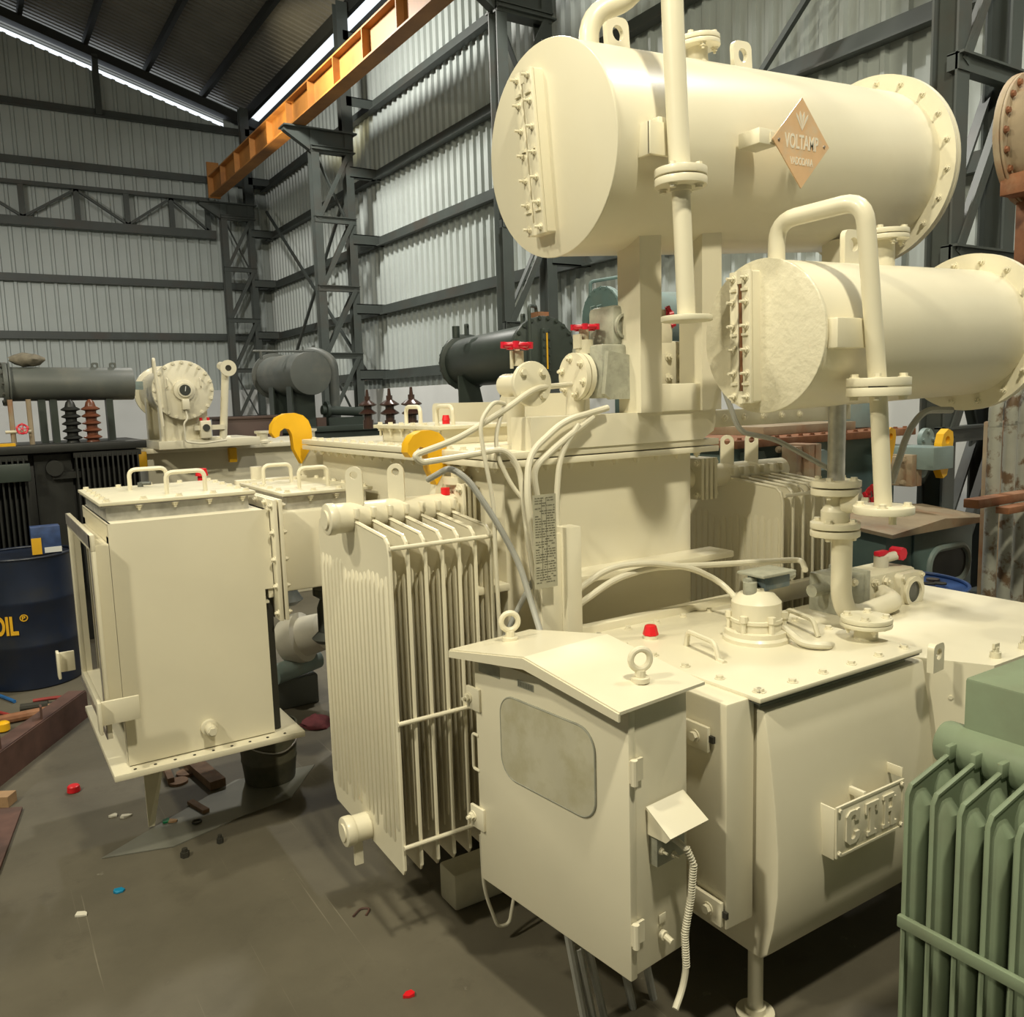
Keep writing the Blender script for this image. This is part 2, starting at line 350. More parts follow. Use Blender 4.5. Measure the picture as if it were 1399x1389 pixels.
def sheet_mesh(w, h, pitch, depth, m, name):
    """one trapezoidal cladding sheet in the XZ plane, ribs proud towards -Y"""
    b = MB(); prof = []; n = int(round(w/pitch))
    for k in range(n):
        x = k*pitch
        prof += [(x, 0), (x+pitch*0.62, 0), (x+pitch*0.70, -depth), (x+pitch*0.90, -depth), (x+pitch*0.98, 0)]
    prof.append((w, 0)); prof = [(x, y) for x, y in prof]; N_ = len(prof)
    for z in (0, h):
        b.v += [Vector((x, y, z)) for x, y in prof]
    for z in (0, h):
        b.v += [Vector((x, y+0.012, z)) for x, y in prof]
    for k in range(N_-1):
        b.f.append((k, k+1, N_+k+1, N_+k)); b.f.append((2*N_+k+1, 2*N_+k, 3*N_+k, 3*N_+k+1))
        b.f.append((2*N_+k, 2*N_+k+1, k+1, k)); b.f.append((N_+k, N_+k+1, 3*N_+k+1, 3*N_+k))
    return meshonly(b, name, m, 10)

# far wall (gable end): corrugated sheets one by one, stepped along the roof line and leaving a lit gap
wb = setting('wall_back', (0, YW, 0))
SW = 1.02
x = XL
def gap(x): return 0.55 if 0.15 < x < 6.0 else 0.05
while x < XW-0.3:
    w = min(SW, XW-x); n = int(round(w/0.255))
    if abs(w-SW) > .01: w = n*0.255
    me = sheet_mesh(w, 1.0, 0.255, 0.05, 'sheet', 'cladding_sheet')
    g = gap(x+w/2)
    for v in me.vertices:
        if v.co.z > 0.5: v.co.z = roofz(x+v.co.x) - g
    shared('cladding_sheet', me, Matrix.Translation((x, YW, 0)), wb)
    x += SW
for z in (3.47, 4.68, 7.1, 8.27):
    b = MB(); b.box((XL, YW-0.14, z-0.075), (XW-0.05, YW-0.055, z+0.075)); b.box((XL, YW-0.2, z-0.09), (XW-0.05, YW-0.14, z-0.07)); build(b, 'girt', 'steel', wb)
b = MB(); b.box((XL, YW-0.16, 0), (XW, YW-0.055, 2.2)); build(b, 'dado', 'white', wb)

# long side wall with the columns
wr = setting('wall_right', (XW, 0, 0))
hs = EAVE - 0.4
sm = sheet_mesh(1.02, hs, 0.204, 0.045, 'sheet', 'cladding_sheet')
y = YB
Rz = Matrix(((0, 1, 0, 0), (1, 0, 0, 0), (0, 0, 1, 0), (0, 0, 0, 1)))   # XZ sheet to YZ, ribs towards -X
sm2 = sm.copy(); 
for v in sm2.vertices: v.co = Vector((v.co.y, v.co.x, v.co.z))
sm2.flip_normals(); sm2.update()
while y < YW-0.1:
    shared('cladding_sheet', sm2, Matrix.Translation((XW, y, 0)), wr); y += 1.02
for z in (2.3, 3.47, 4.68, 5.83, 7.02):
    b = MB(); b.box((XW-0.14, YB, z-0.075), (XW-0.05, YW-0.2, z+0.075)); b.box((XW-0.2, YB, z-0.09), (XW-0.14, YW-0.2, z-0.07)); build(b, 'girt', 'steel', wr)
b = MB(); b.box((XW-0.16, YB, 0), (XW-0.05, YW-0.16, 2.05)); build(b, 'dado', 'white', wr)

# hidden walls that close the hall
b = MB(); b.box((XL-0.1, YB, 0), (XL, YW, EAVE)); structure(build(b, 'wall_left', 'sheet'))
b = MB(); b.prism([(XL, 0), (XW, 0), (XW, EAVE), (0.175, roofz(0.2)), (XL, EAVE)], (0, YB, 0), (1, 0, 0), (0, 0, 1), 0.1); structure(build(b, 'wall_front', 'sheet'))

# roof: corrugated sheets with ribs down the slope, purlins along the hall
cl = setting('ceiling', (0, 8, 9))
def roof_sheet(x0, x1, w):
    b = MB(); n = int(round(w/0.17)); prof = []
    for k in range(n): y_ = k*w/n; p = w/n; prof += [(y_, 0), (y_+p*.55, 0), (y_+p*.65, .035), (y_+p*.9, .035)]
    prof.append((w, 0)); K = len(prof)
    b.v = [Vector((x0, a, roofz(x0)+c)) for a, c in prof] + [Vector((x1, a, roofz(x1)+c)) for a, c in prof]
    b.v += [p+Vector((0, 0, .01)) for p in b.v]
    for k in range(K-1):
        b.f.append((k, k+1, K+k+1, K+k)); b.f.append((2*K+k+1, 2*K+k, 3*K+k, 3*K+k+1))
    return meshonly(b, 'roof_sheet', 'roof', 10)
ra = roof_sheet(0.175, XW-0.30, 1.02); rb = roof_sheet(XL-0.3, 0.175, 1.02)
y = YB
while y < YW+0.3:
    shared('roof_sheet', ra, Matrix.Translation((0, y, 0)), cl); shared('roof_sheet', rb, Matrix.Translation((0, y, 0)), cl); y += 1.02
for x in (XW-0.44, 5.35, 4.15, 2.95, 1.75, 0.6):
    b = MB(); z = roofz(x); b.box((x-0.045, YB, z-(0.27 if x > 6 else 0.19)), (x+0.045, YW-0.1, z-0.03)); build(b, 'purlin', 'purlin', cl)
b = MB(); b.box((XW-.14, YB, 7.98), (XW-.05, YW-.2, 8.55)); b.box((XW-.2, YB, 7.96), (XW-.05, YW-.2, 7.98)); build(b, 'eaves_gutter', 'purlin', cl)
# gable rafter on the far wall
b = MB(); b.bar((XW-0.1, YW-0.25, roofz(XW)-0.27), (0.2, YW-0.25, roofz(0.2)-0.27), 0.16, 0.2); b.bar((XW-0.1, YW-0.25, roofz(XW)-0.37), (0.2, YW-0.25, roofz(0.2)-0.37), 0.26, 0.025); b.bar((XL, YW-0.25, EAVE-.27), (0.2, YW-0.25, roofz(0.2)-0.27), 0.16, 0.2)
build(b, 'rafter', 'purlin', cl)
for x in (0.9, 3.1, 6.2):
    b = MB(); b.box((x-.06, YW-.34, 8.2), (x+.06, YW-.22, roofz(x)-.3)); build(b, 'rafter_post', 'steel', cl)

# ------------------------------------------------------------------ lattice columns, crane rail, wind girder
XC0, XC1, RAILX = 5.5, 6.12, 5.22
def column(Y, label, top=6.45, levels=None, upper=True):
    t = thing('lattice_column', ((XC0+XC1)/2, Y, 0), label, 'column', 'lattice steel columns along the side wall')
    for X in (XC0, XC1):
        b = MB(); b.box((X-.07, Y-.09, 0), (X+.07, Y-.075, top)); b.box((X-.07, Y+.075, 0), (X+.07, Y+.09, top)); b.box((X-.012, Y-.075, 0), (X+.012, Y+.075, top)); build(b, 'chord', 'steel', t)
    zs = [0.3+i*1.17 for i in range(6)]
    for i, z in enumerate(zs):
        b = MB(); b.box((XC0-.07, Y-.1, z-.05), (XC1+.07, Y-.02, z+.05)); b.box((XC0-.07, Y-.13, z+.04), (XC1+.07, Y-.02, z+.055)); build(b, 'batten', 'steel', t)
        z2 = zs[i+1] if i+1 < len(zs) else top-.25
        p, q = ((XC0, z), (XC1, z2))
        b = MB(); b.bar((p[0], Y-.07, p[1]), (q[0], Y-.07, q[1]), 0.02, 0.075, (0, 1, 0)); b.bar((p[0], Y-.10, p[1]), (q[0], Y-.10, q[1]), 0.075, 0.012, (0, 1, 0)); build(b, 'lacing', 'steel', t)
        b = MB(); b.bar((XC1-.04, Y+.07, p[1]), (XC0+.04, Y+.07, q[1]), 0.02, 0.07, (0, 1, 0)) if i in (1, 4) else b.bar((p[0], Y+.08, p[1]), (q[0], Y+.08, q[1]), 0.02, 0.07, (0, 1, 0)); build(b, 'lacing', 'steel', t)
    for z in (2.3, 3.47, 4.68, 5.83):                       # struts out to the girts
        b = MB(); b.box((XC1, Y-.1, z-.09), (XW-.05, Y-.085, z+.09)); b.box((XC1, Y-.1, z+.075), (XW-.05, Y+.02, z+.09)); b.box((XC1, Y-.1, z-.09), (XW-.05, Y+.02, z-.075)); build(b, 'strut', 'steel', t)
    b = MB()                                                # corbel carrying the crane rail
    b.prism([(4.98, top), (XC1+.1, top), (XC1+.1, top-.3), (XC0-.08, top-.32), (4.98, top-.05)], (0, Y+.06, 0), (1, 0, 0), (0, 0, 1), .12)
    b.box((4.96, Y-.16, top), (XC1+.14, Y+.16, top+.025)); b.box((XC0-.07, Y-.15, top-.32), (XC1+.1, Y+.15, top-.30))
    build(b, 'corbel', 'steel', t)
    if upper:
        b = MB(); X = XC1
        b.box((X-.1, Y-.09, top), (X+.1, Y-.075, roofz(X)-.2)); b.box((X-.1, Y+.075, top), (X+.1, Y+.09, roofz(X)-.2)); b.box((X-.01, Y-.075, top), (X+.01, Y+.075, roofz(X)-.2)); build(b, 'upper_post', 'steel', t)
        for z in (7.02, 8.1):
            b = MB(); b.box((XC1, Y-.09, z-.08), (XW-.05, Y-.075, z+.08)); b.box((XC1, Y-.09, z+.065), (XW-.05, Y+.03, z+.08)); build(b, 'strut', 'steel', t)
    return t
column(20.75, 'dark lattice column standing in the far corner of the shed')
column(14.67, 'grey lattice column standing second from the far corner of the shed')
column(8.63, 'grey lattice column partly hidden behind the larger cream conservator', upper=True)
column(3.28, 'heavy lattice column right of the larger conservator, behind the rusty tank')
t = thing('crane_rail_beam', (RAILX, 10, 6.48), 'orange painted crane runway beam high on the column corbels', 'crane beam')
z0 = 6.48
b = MB(); b.box((RAILX-.12, YB+1, z0), (RAILX+.12, 20.3, z0+.025)); build(b, 'bottom_flange', 'rail', t)
b = MB(); b.box((RAILX-.12, YB+1, z0+.42), (RAILX+.12, 20.3, z0+.445)); build(b, 'top_flange', 'rail', t)
b = MB(); b.box((RAILX-.012, YB+1, z0+.025), (RAILX+.012, 20.3, z0+.42)); build(b, 'web', 'rail', t)
b = MB(); b.box((RAILX-.04, YB+1, z0+.445), (RAILX+.04, 20.3, z0+.52)); build(b, 'rail', 'rustbar', t)
b = MB(); b.box((RAILX-.13, 20.24, z0-.02), (RAILX+.13, 20.3, z0+.75)); build(b, 'end_stop', 'rail', t)
stf = MB(); stf.box((-.12, -.012, .025), (.12, .012, .42)); stm = meshonly(stf, 'stiffener', 'rail')
y = -5.0
while y < 20: shared('stiffener', stm, Matrix.Translation((RAILX, y, z0)), t); y += 1.1
# wind girder across the far wall
t = thing('wind_girder', (2.0, 21.1, 5.8), 'dark lattice girder running along the far wall below the crane rail', 'girder')
GY = 21.12
b = MB(); b.box((XL+.1, GY-.06, 6.56), (5.30, GY+.06, 6.64)); build(b, 'chord', 'steel', t)
b = MB(); b.box((XL+.1, GY-.1, 5.72), (5.40, GY+.08, 5.90)); build(b, 'chord', 'steel', t)
xs = [-4.2, -3.05, -1.9, -0.75, 0.4, 1.45, 2.5, 3.5, 4.45, 5.25]
for i, x in enumerate(xs):
    b = MB(); b.box((x-.055, GY-.04, 5.9), (x+.055, GY+.04, 6.56)); build(b, 'post', 'steel', t)
    if i:
        a, c = ((xs[i-1], 5.9), (x, 6.56)) if i % 2 == 0 else ((xs[i-1], 6.56), (x, 5.9))
        b = MB(); b.bar((a[0], GY, a[1]), (c[0], GY, c[1]), 0.05, 0.08, (0, 1, 0)); build(b, 'diagonal', 'steel', t)
# diagonal brace rods belong to the side wall
for (a, c) in (((6.42, 20.4, 6.3), (6.42, 14.9, 2.3)), ((6.34, 14.95, 6.0), (6.34, 20.3, 1.6)), ((6.35, 8.3, 2.2), (6.35, 3.6, 6.4))):
    b = MB(); b.bar(a, c, 0.05, 0.05); build(b, 'brace_rod', 'steel', wr)
# ================================================================== the cream transformer
TR = thing('transformer', (1.93, 3.2, 0), 'large cream painted power transformer with two conservators and radiator in the foreground', 'transformer')
TX0, TX1, TY0, TY1, TZ = 1.50, 2.36, 2.40, 4.12, 1.575
b = MB(); b.box((TX0, TY0, 0.14), (TX1, TY1, TZ), 0.008)
tank = build(b, 'tank', 'cream', TR)
b = MB(); b.box((TX0+.1, TY0-.13, 1.165), (TX1+.10, TY0, 1.19), .004); build(b, 'girth_stiffener', 'cream', tank)
b = MB(); b.box((TX0-.13, TY0-.02, 1.155), (TX0, 3.2, 1.18), .004); build(b, 'girth_stiffener', 'cream', tank)
b = MB(); b.box((TX0-.075, TY0-.075, TZ), (TX1+.075, TY1+.075, TZ+.022), .003); build(b, 'rim_flange', 'cream', tank)
for Y, xs_ in ((2.55, 1.30), (3.9, 1.48)):
    b = MB(); b.box((xs_, Y-.06, 0), (2.66, Y+.06, .137), .012); build(b, 'skid', 'cream_dust', TR)
b = MB(); b.box((1.30, 2.86, .12), (1.5, 3.0, .15)); b.prism([(0, 0), (.18, 0), (.18, .2)], (1.32, 2.95, .15), (1, 0, 0), (0, 0, 1), .015); build(b, 'jacking_pad', 'cream_dust', TR)
lid = MB(); lid.box((TX0-.075, TY0-.075, TZ+.026), (TX1+.075, TY1+.075, TZ+.05), .003); lid = build(lid, 'lid', 'cream', TR)
zt = TZ + .05
for k in range(18):
    y = TY0-.02+k*.1; bolt(lid, (TX0-.05, y, TZ), (0, 0, -1), .012, 'cream', .6); bolt(lid, (TX0-.05, y, zt), (0, 0, 1), .012)
for k in range(9):
    x = TX0+.04+k*.1; bolt(lid, (x, TY0-.05, TZ), (0, 0, -1), .012, 'cream', .6)
# inspection cover with handles, upright turret plates
b = MB(); b.box((1.58, 2.98, zt), (1.90, 3.55, zt+.06), .004); ic = build(b, 'inspection_cover', 'cream', TR)
b = MB(); b.box((1.55, 2.95, zt+.06), (1.93, 3.58, zt+.075), .003); build(b, 'cover_plate', 'cream_dust', ic)
for k in range(6): bolt(ic, (1.568, 2.99+k*.11, zt+.06), (0, 0, -1), .011, 'cream', 2.2); bolt(ic, (1.568, 2.99+k*.11, zt+.075), (0, 0, 1), .011)
for y0 in (3.08, 3.37):
    b = MB(); b.tube([(1.65, y0-.07, zt+.07), (1.65, y0-.07, zt+.15), (1.65, y0+.07, zt+.15), (1.65, y0+.07, zt+.07)], .009, 8, .03); build(b, 'handle', 'cream', ic)
b = MB(); b.cyl((1.72, 3.2, zt+.07), (1.72, 3.2, zt+.09), .016); b.cyl((1.72, 3.2, zt+.09), (1.72, 3.2, zt+.112), .018, .013); build(b, 'vent_plug', 'redcap', ic)
for (ya, yb, X, h) in ((3.22, 3.98, 2.06, .17), (2.62, 3.20, 1.99, .20)):
    b = MB(); b.prism(round_rect(yb-ya, h, .03), (X, ya, zt-.01), (0, 1, 0), (0, 0, 1), .05); build(b, 'turret_wall', 'cream', TR)
for k in range(3):     # bushings on the far side of the lid
    p = P(503+k*30, 570, X=2.28); p.z = zt
    b = MB(); b.lathe([(.035, 0), (.035, .06), (.028, .06), (.028, .09), (.06, .10), (.06, .107), (.028, .13), (.028, .145), (.062, .155), (.062, .162), (.02, .19), (.02, .215), (.012, .215), (.008, .26)], (p.x, p.y, zt), (0, 0, 1), 16); build(b, 'bushing', 'porc', TR)
# yellow lifting hooks
HOOK = [(160, 420), (222, 320), (218, 230), (205, 190), (180, 162), (140, 148), (92, 150), (52, 170), (27, 208), (22, 250), (38, 276), (58, 268), (64, 242), (86, 226), (108, 234), (121, 262), (126, 340)]
def hook(y, x1, z0, s):
    k = .00095*s; b = MB(); b.prism([((a-222)*k/.9, (420-c)*k) for a, c in HOOK][::-1], (x1, y+.022, z0), (1, 0, 0), (0, 0, 1), .05); hk = build(b, 'lifting_hook', 'yellow', TR)
    q = [(160, 421), (222, 322), (300, 322), (300, 600), (250, 600), (150, 470)]
    b = MB(); b.prism([((a-222)*k/.9, (420-c)*k) for a, c in q][::-1], (x1, y+.018, z0), (1, 0, 0), (0, 0, 1), .042); build(b, 'hook_base', 'cream', hk)
hook(4.27, 1.50, 1.50, 1.0); hook(2.72, 1.45, 1.50, .76); hook(3.3, 2.55, 1.56, 1.0)

# blank-flanged valve on the lid, front left corner
vx, vy = 1.62, 2.50
b = MB(); b.cyl((vx, vy, zt), (vx, vy, 1.80), .032); b.cyl((vx, vy, zt), (vx, vy, zt+.015), .06); b.cyl((vx, vy-.09, 1.845), (vx, vy+.06, 1.845), .04); vl = build(b, 'valve', 'cream', TR)
b = MB(); b.cyl((vx-.005, vy-.12, 1.845), (vx-.005, vy-.10, 1.845), .076, seg=32, bev=.003); build(b, 'blank_flange', 'cream', vl)
bolts_on_circle(vl, (vx-.005, vy-.12, 1.845), (0, -1, 0), .055, 4, .011, ph=.5)
b = MB(); b.cyl((vx, vy-.02, 1.91), (vx, vy-.02, 1.96), .022); b.cyl((vx, vy-.02, 1.94), (vx, vy-.02, 1.985), .01); b.cyl((vx-.03, vy-.03, 1.9), (vx-.03, vy-.03, 1.96), .006); build(b, 'valve_bonnet', 'cream_dust', vl)
handwheel(vl, (vx, vy-.02, 1.978), (0.05, 0, 1), .045)

# oil relay pipework on the lid between valve and posts
b = MB(); b.tube([(1.88, 2.50, zt), (1.88, 2.50, 1.78), (1.90, 2.50, 1.86), (2.0, 2.50, 1.87)], .036, 14, .08); pr = build(b, 'relay_pipe', 'cream', TR)
b = MB(); b.cyl((1.855, 2.48, 1.87), (1.875, 2.48, 1.87), .085, seg=28); b.cyl((1.88, 2.48, 1.87), (1.90, 2.48, 1.87), .085, seg=28); fl_ = build(b, 'flange', 'cream', pr)
for k in range(6):
    t = k*math.pi/3+.3; bolt(pr, (1.855, 2.48+.066*math.cos(t), 1.87+.066*math.sin(t)), (-1, 0, 0), .011, 'cream', .8)
b = MB(); b.box((1.91, 2.38, 1.79), (2.06, 2.56, 1.98), .012); rl = build(b, 'gas_relay', 'overspray', TR)
b = MB(); b.prism([(0, .02), (.03, 0), (.13, 0), (.155, .03), (.15, .15), (.02, .17)], (1.905, 2.38, 1.785), (1, 0, 0), (0, 0, 1), .02); build(b, 'relay_cover', 'overspray', rl)
b = MB(); b.box((1.98, 2.40, 1.97), (2.09, 2.55, 2.12), .02); b.washer((2.03, 2.40, 2.045), (0, -1, 0), .045, .036, .012); build(b, 'relay_window', 'overspray', rl)
b = MB(); b.cyl((1.91, 2.48, 1.95), (1.91, 2.48, 2.0), .032); b.cyl((1.91, 2.48, 2.0), (1.91, 2.48, 2.05), .018); b.box((1.875, 2.46, 1.97), (1.885, 2.50, 2.02)); build(b, 'valve_bonnet', 'cream_dust', rl)
handwheel(rl, (1.915, 2.48, 2.045), (0, 0, 1), .042)
b = MB(); b.box((2.20, 2.46, 1.83), (2.40, 2.62, 2.0), .01); b.box((2.20, 2.46, 1.98), (2.33, 2.6, 2.08), .015); r2 = build(b, 'butterfly_valve', 'cream', TR)
b = MB(); b.cyl((2.37, 2.52, 1.9), (2.7, 2.52, 1.95), .035); b.cyl((2.36, 2.52, 1.9), (2.385, 2.52, 1.9), .075); build(b, 'outlet_pipe', 'cream', r2)
for dz in (.86, .94):
    for dx in (2.24, 2.30): bolt(r2, (dx+.06, 2.46, 1+dz), (0, -1, 0), .013, 'cream', .5)
b = MB(); b.cyl((2.3, 2.5, 2.05), (2.3, 2.5, 2.12), .02); build(b, 'valve_bonnet', 'cream_dust', r2); handwheel(r2, (2.33, 2.48, 2.09), (1, -.6, .3), .035)
b = MB(); b.cyl((2.42, 2.44, zt+.12), (2.42, 2.44, zt+.14), .045); b.lathe([(.02, 0), (.035, .02), (.035, .05), (.015, .07)], (2.42, 2.44, zt+.14), (0, 0, 1), 14); b.box((2.37, 2.43, zt+.2), (2.47, 2.45, zt+.215)); build(b, 'drain_cock', 'dgrey', TR)

# support beam and posts that carry the conservators
b = MB(); b.prism([(1.56, zt), (2.34, zt), (2.40, zt+.03), (2.41, zt+.06), (2.41, zt+.11), (1.56, zt+.11)], (0, 2.44, 0), (1, 0, 0), (0, 0, 1), .12); bm_ = build(b, 'support_beam', 'cream', TR)
b = MB(); b.box((2.36, 2.34, zt+.04), (3.26, 2.42, zt+.105), .004); bb = build(b, 'support_beam', 'cream_dust', TR)
for k in range(5): bolt(bb, (2.48+k*.11, 2.34, zt+.075), (0, -1, 0), .011, 'cream', .4)
b = MB(); b.box((2.12, 2.31, zt+.11), (2.32, 2.36, zt+.21), .004); build(b, 'cross_channel', 'cream', TR)
for X in (2.07, 2.37, 3.2):
    b = MB(); b.box((X-.05, 2.30, zt+.11 if X < 3 else zt+.105), (X+.05, 2.315, 2.42)); b.box((X-.05, 2.315, zt+.11 if X < 3 else zt+.105), (X-.038, 2.42, 2.42)); b.box((X+.038, 2.315, zt+.11 if X < 3 else zt+.105), (X+.05, 2.42, 2.42)); build(b, 'support_post', 'cream', TR)

# ------------------------------------------------------------------ conservators
def conservator(L, Rr, rad, gauge_y, gauge_h, npair, flange_n, wrinkled, ff):
    L = Vector(L); Rr = Vector(Rr); d = (Rr-L).normalized(); n_up = d.cross(Vector((0, 1, 0))).normalized()*-1
    up = (Vector((0, 0, 1))-d*d.z).normalized()
    ln = (Rr-L).length
    b = MB(); b.lathe([(rad, 0.012), (rad, ln-.03)], L, d, 72, ends=False); sh = build(b, 'conservator', 'cream', TR)
    b = MB(); b.cyl(L, L+d*.014, rad+.004, seg=72, bev=.004); en = build(b, 'end_plate', 'cream_rough' if wrinkled else 'cream', sh)
    b = MB(); b.washer(L+d*(ln-.045), d, rad*ff, rad*.98, .018, 72); build(b, 'flange', 'cream', sh)
    b = MB(); b.cyl(L+d*(ln-.022), L+d*ln, rad*ff, seg=72, bev=.004); build(b, 'end_cover', 'cream', sh)
    u = (Vector((0, 1, 0))-d*d.y).normalized()
    for k in range(flange_n):
        t = 2*math.pi*(k+.5)/flange_n; p = L+d*(ln-.045)+(u*math.cos(t)+up*math.sin(t))*rad*(1+ff)/2
        bolt(sh, p, -d, .011, 'cream', 1.4)
    # level gauge: strip with a slot, bars and studs
    g0 = L + u*gauge_y; w = .10 if rad > .3 else .085; T = Matrix((-u, up, -d)).transposed().to_4x4(); T.translation = g0
    gb = MB(T); gb.prism(round_rect(w, 2*gauge_h, .008, 3, -w/2, -gauge_h), (0, 0, 0), (1, 0, 0), (0, 1, 0), .036); g = build(gb, 'level_gauge', 'cream', sh)
    gb = MB(T)
    gb.box((-w/2, -gauge_h, .036), (-.009, gauge_h, .050), .003); gb.box((.009, -gauge_h, .036), (w/2, gauge_h, .050), .003); gb.box((-.01, gauge_h-.04, .036), (.01, gauge_h, .050)); gb.box((-.01, -gauge_h, .036), (.01, -gauge_h+.04, .050))
    for z in (-.7, .05, .72):
        gb.box((-w*.42, gauge_h*z-.004, .050), (-.012, gauge_h*z+.004, .058)); gb.box((.012, gauge_h*z-.004, .050), (w*.42, gauge_h*z+.004, .058))
    build(gb, 'gauge_frame', 'cream', sh)
    gb = MB(T); gb.cyl((0, -gauge_h+.04, .041), (0, gauge_h-.04, .041), .008, seg=10); build(gb, 'sight_tube', 'brass' if rad < .3 else 'cream', sh)
    for k in range(npair):
        z = -gauge_h+.022+(2*gauge_h-.044)*k/(npair-1)
        for s_ in (-1, 1): bolt(sh, T @ Vector((s_*w*.32, z, .050)), -d, .0095, 'cream', 2.0)
    return sh, L, d, up, ln
UCY, LCY = 2.45, 1.92
UL, UR = P(749, 207, Y=UCY), P(1192, 238, Y=UCY+.075)
uc, L1, d1, up1, ln1 = conservator(UL, UR, .342, .045, .265, 7, 20, False, 1.2)
LL, LR = P(1040, 460, Y=LCY), P(1328, 455, Y=LCY)
lc, L2, d2, up2, ln2 = conservator(LL, LR, .243, .045, .212, 6, 16, True, 1.26)
def lug(sh, p, u, up, w, h, hr, m='cream', th=.02, name='lifting_lug'):
    b = MB(); poly = [(-w/2, 0), (w/2, 0)] + [(w/2-.25*w+.25*w*math.cos(t), h-.25*w+.25*w*math.sin(t)) for t in [math.radians(a) for a in (0, 30, 60, 90)]] + [(-w/2+.25*w+.25*w*math.cos(t), h-.25*w+.25*w*math.sin(t)) for t in [math.radians(a) for a in (90, 120, 150, 180)]]
    b.holed(poly, (0, h-w*.5), hr, p, u, up, th); return build(b, name, m, sh)
# lugs along the top of each shell, pipe stub flanges
def on_top(L, d, up, rad, s): return L+d*s+up*rad
for s_ in (.34, 1.0): lug(uc, on_top(L1, d1, up1, .33, s_), d1, up1, .105, .13, .026)
for s_ in (.45,): lug(lc, on_top(L2, d2, up2, .232, s_), d2, up2, .10, .125, .024)
def stub(sh, p, up, h, rp, rf, n=4):
    b = MB(); b.cyl(p, Vector(p)+up*h, rp, seg=20); b.cyl(Vector(p)+up*(h-.03), Vector(p)+up*(h-.014), rf, seg=32, bev=.002); st = build(b, 'stub_pipe', 'cream', sh)
    b = MB(); b.cyl(Vector(p)+up*(h-.011), Vector(p)+up*(h+.006), rf, seg=32, bev=.002); build(b, 'blank_flange', 'cream', sh)
    bolts_on_circle(sh, Vector(p)+up*(h+.006), up, rf*.78, n, .011, ph=.3); bolts_on_circle(sh, Vector(p)+up*(h-.03), -up, rf*.78, n, .011, ph=.3, stud=.8)
stub(uc, on_top(L1, d1, up1, .335, .76), up1, .105, .04, .088)
stub(lc, on_top(L2, d2, up2, .235, .64), up2, .125, .042, .09)
# riser with goose neck on the larger conservator
py = UCY-.42; p1 = P(930, 252, Y=py); p2 = P(938, 434, Y=py)
b = MB(); tp = P(806, 75, Y=UCY-.1); b.tube([tp-Vector((0, 0, .1)), P(803, 18, Y=UCY-.1), P(870, -2, Y=UCY-.16), P(900, -160, Y=py+.06), P(917, -160, Y=py), P(918, 0, Y=py), p1+Vector((0, 0, -.02))], .034, 16, .09); rz = build(b, 'vent_pipe', 'cream', TR)
for dz in (0.005, .034):
    b = MB(); b.cyl(p1+Vector((0, 0, dz-.012)), p1+Vector((0, 0, dz+.012)), .082, seg=32, bev=.002); build(b, 'flange', 'cream', rz)
for k in range(4):
    t = k*math.pi/2+.4
    bolt(rz, p1+Vector((.06*math.cos(t), .06*math.sin(t), .046)), (0, 0, 1), .011); bolt(rz, p1+Vector((.06*math.cos(t), .06*math.sin(t), -.007)), (0, 0, -1), .011)
b = MB(); b.cyl(p1, p2, .029, seg=16); build(b, 'drop_pipe', 'cream', rz)
b = MB(); b.cyl(p2+Vector((0, 0, -.012)), p2+Vector((0, 0, .006)), .082, seg=32, bev=.003); build(b, 'flange', 'cream_dust', rz)
q = P(915, 190, Y=py+.03); b = MB(); b.box((q.x-.075, py+.036, q.z-.05), (q.x+.02, py+.05, q.z+.05), .003); b.box((q.x-.075, py+.04, q.z-.05), (q.x-.06, py+.13, q.z+.05), .003); build(b, 'pipe_bracket', 'cream', rz)
q = P(905, 185, Y=UCY-.37); b = MB(); b.box((q.x-.02, UCY-.375, q.z-.055), (q.x+.10, UCY-.34, q.z+.055), .004); build(b, 'pipe_bracket', 'cream', rz)
# diamond maker's sign on a strip bracket
yd = UCY-.44
c = P(1094, 196, Y=yd); w2 = (P(1132, 200, Y=yd)-P(1055, 191, Y=yd)).length/2; h2 = (P(1087, 131, Y=yd)-P(1099, 256, Y=yd)).length/2
T = Matrix((Vector((1, 0, .02)).normalized(), Vector((0, 0, 1)), Vector((0, -1, 0)))).transposed().to_4x4(); T.translation = c
b = MB(T); b.prism([(-w2, 0), (0, -h2), (w2, 0), (0, h2)], (0, 0, 0), (1, 0, 0), (0, 1, 0), .004); ds = build(b, 'maker_sign', 'diamond', TR, 'faded orange diamond sign lettered VOLTAMP VADODARA')
build(text_mb('VOLTAMP', .062, T @ Matrix.Translation((0, 0, .0045)) @ Matrix.Diagonal((.62, 1.05, 1, 1)), .0006, .0012), 'sign_lettering', 'diatext', ds)
build(text_mb('VADODARA', .034, T @ Matrix.Translation((0, -.062, .0045)) @ Matrix.Diagonal((.62, 1.0, 1, 1)), .0006, .0006), 'sign_lettering', 'diatext', ds)
b = MB(T @ Matrix.Translation((0, .045, .0042)))
for a in (-.5, -.17, .17, .5):
    ca, sa = math.sin(a), math.cos(a); b.prism([(0, 0), (.05*ca-.006*sa, .05*sa+.006*ca*0), (.064*ca, .064*sa), (.05*ca+.006*sa, .05*sa)], (0, -.005, 0), (1, 0, 0), (0, 1, 0), .001)
build(b, 'sign_emblem', 'diatext', ds)
for s_ in (-1, 1): bolt(ds, T @ Vector((s_*w2*.8, 0, .004)), (0, -1, 0), .004, 'bare')
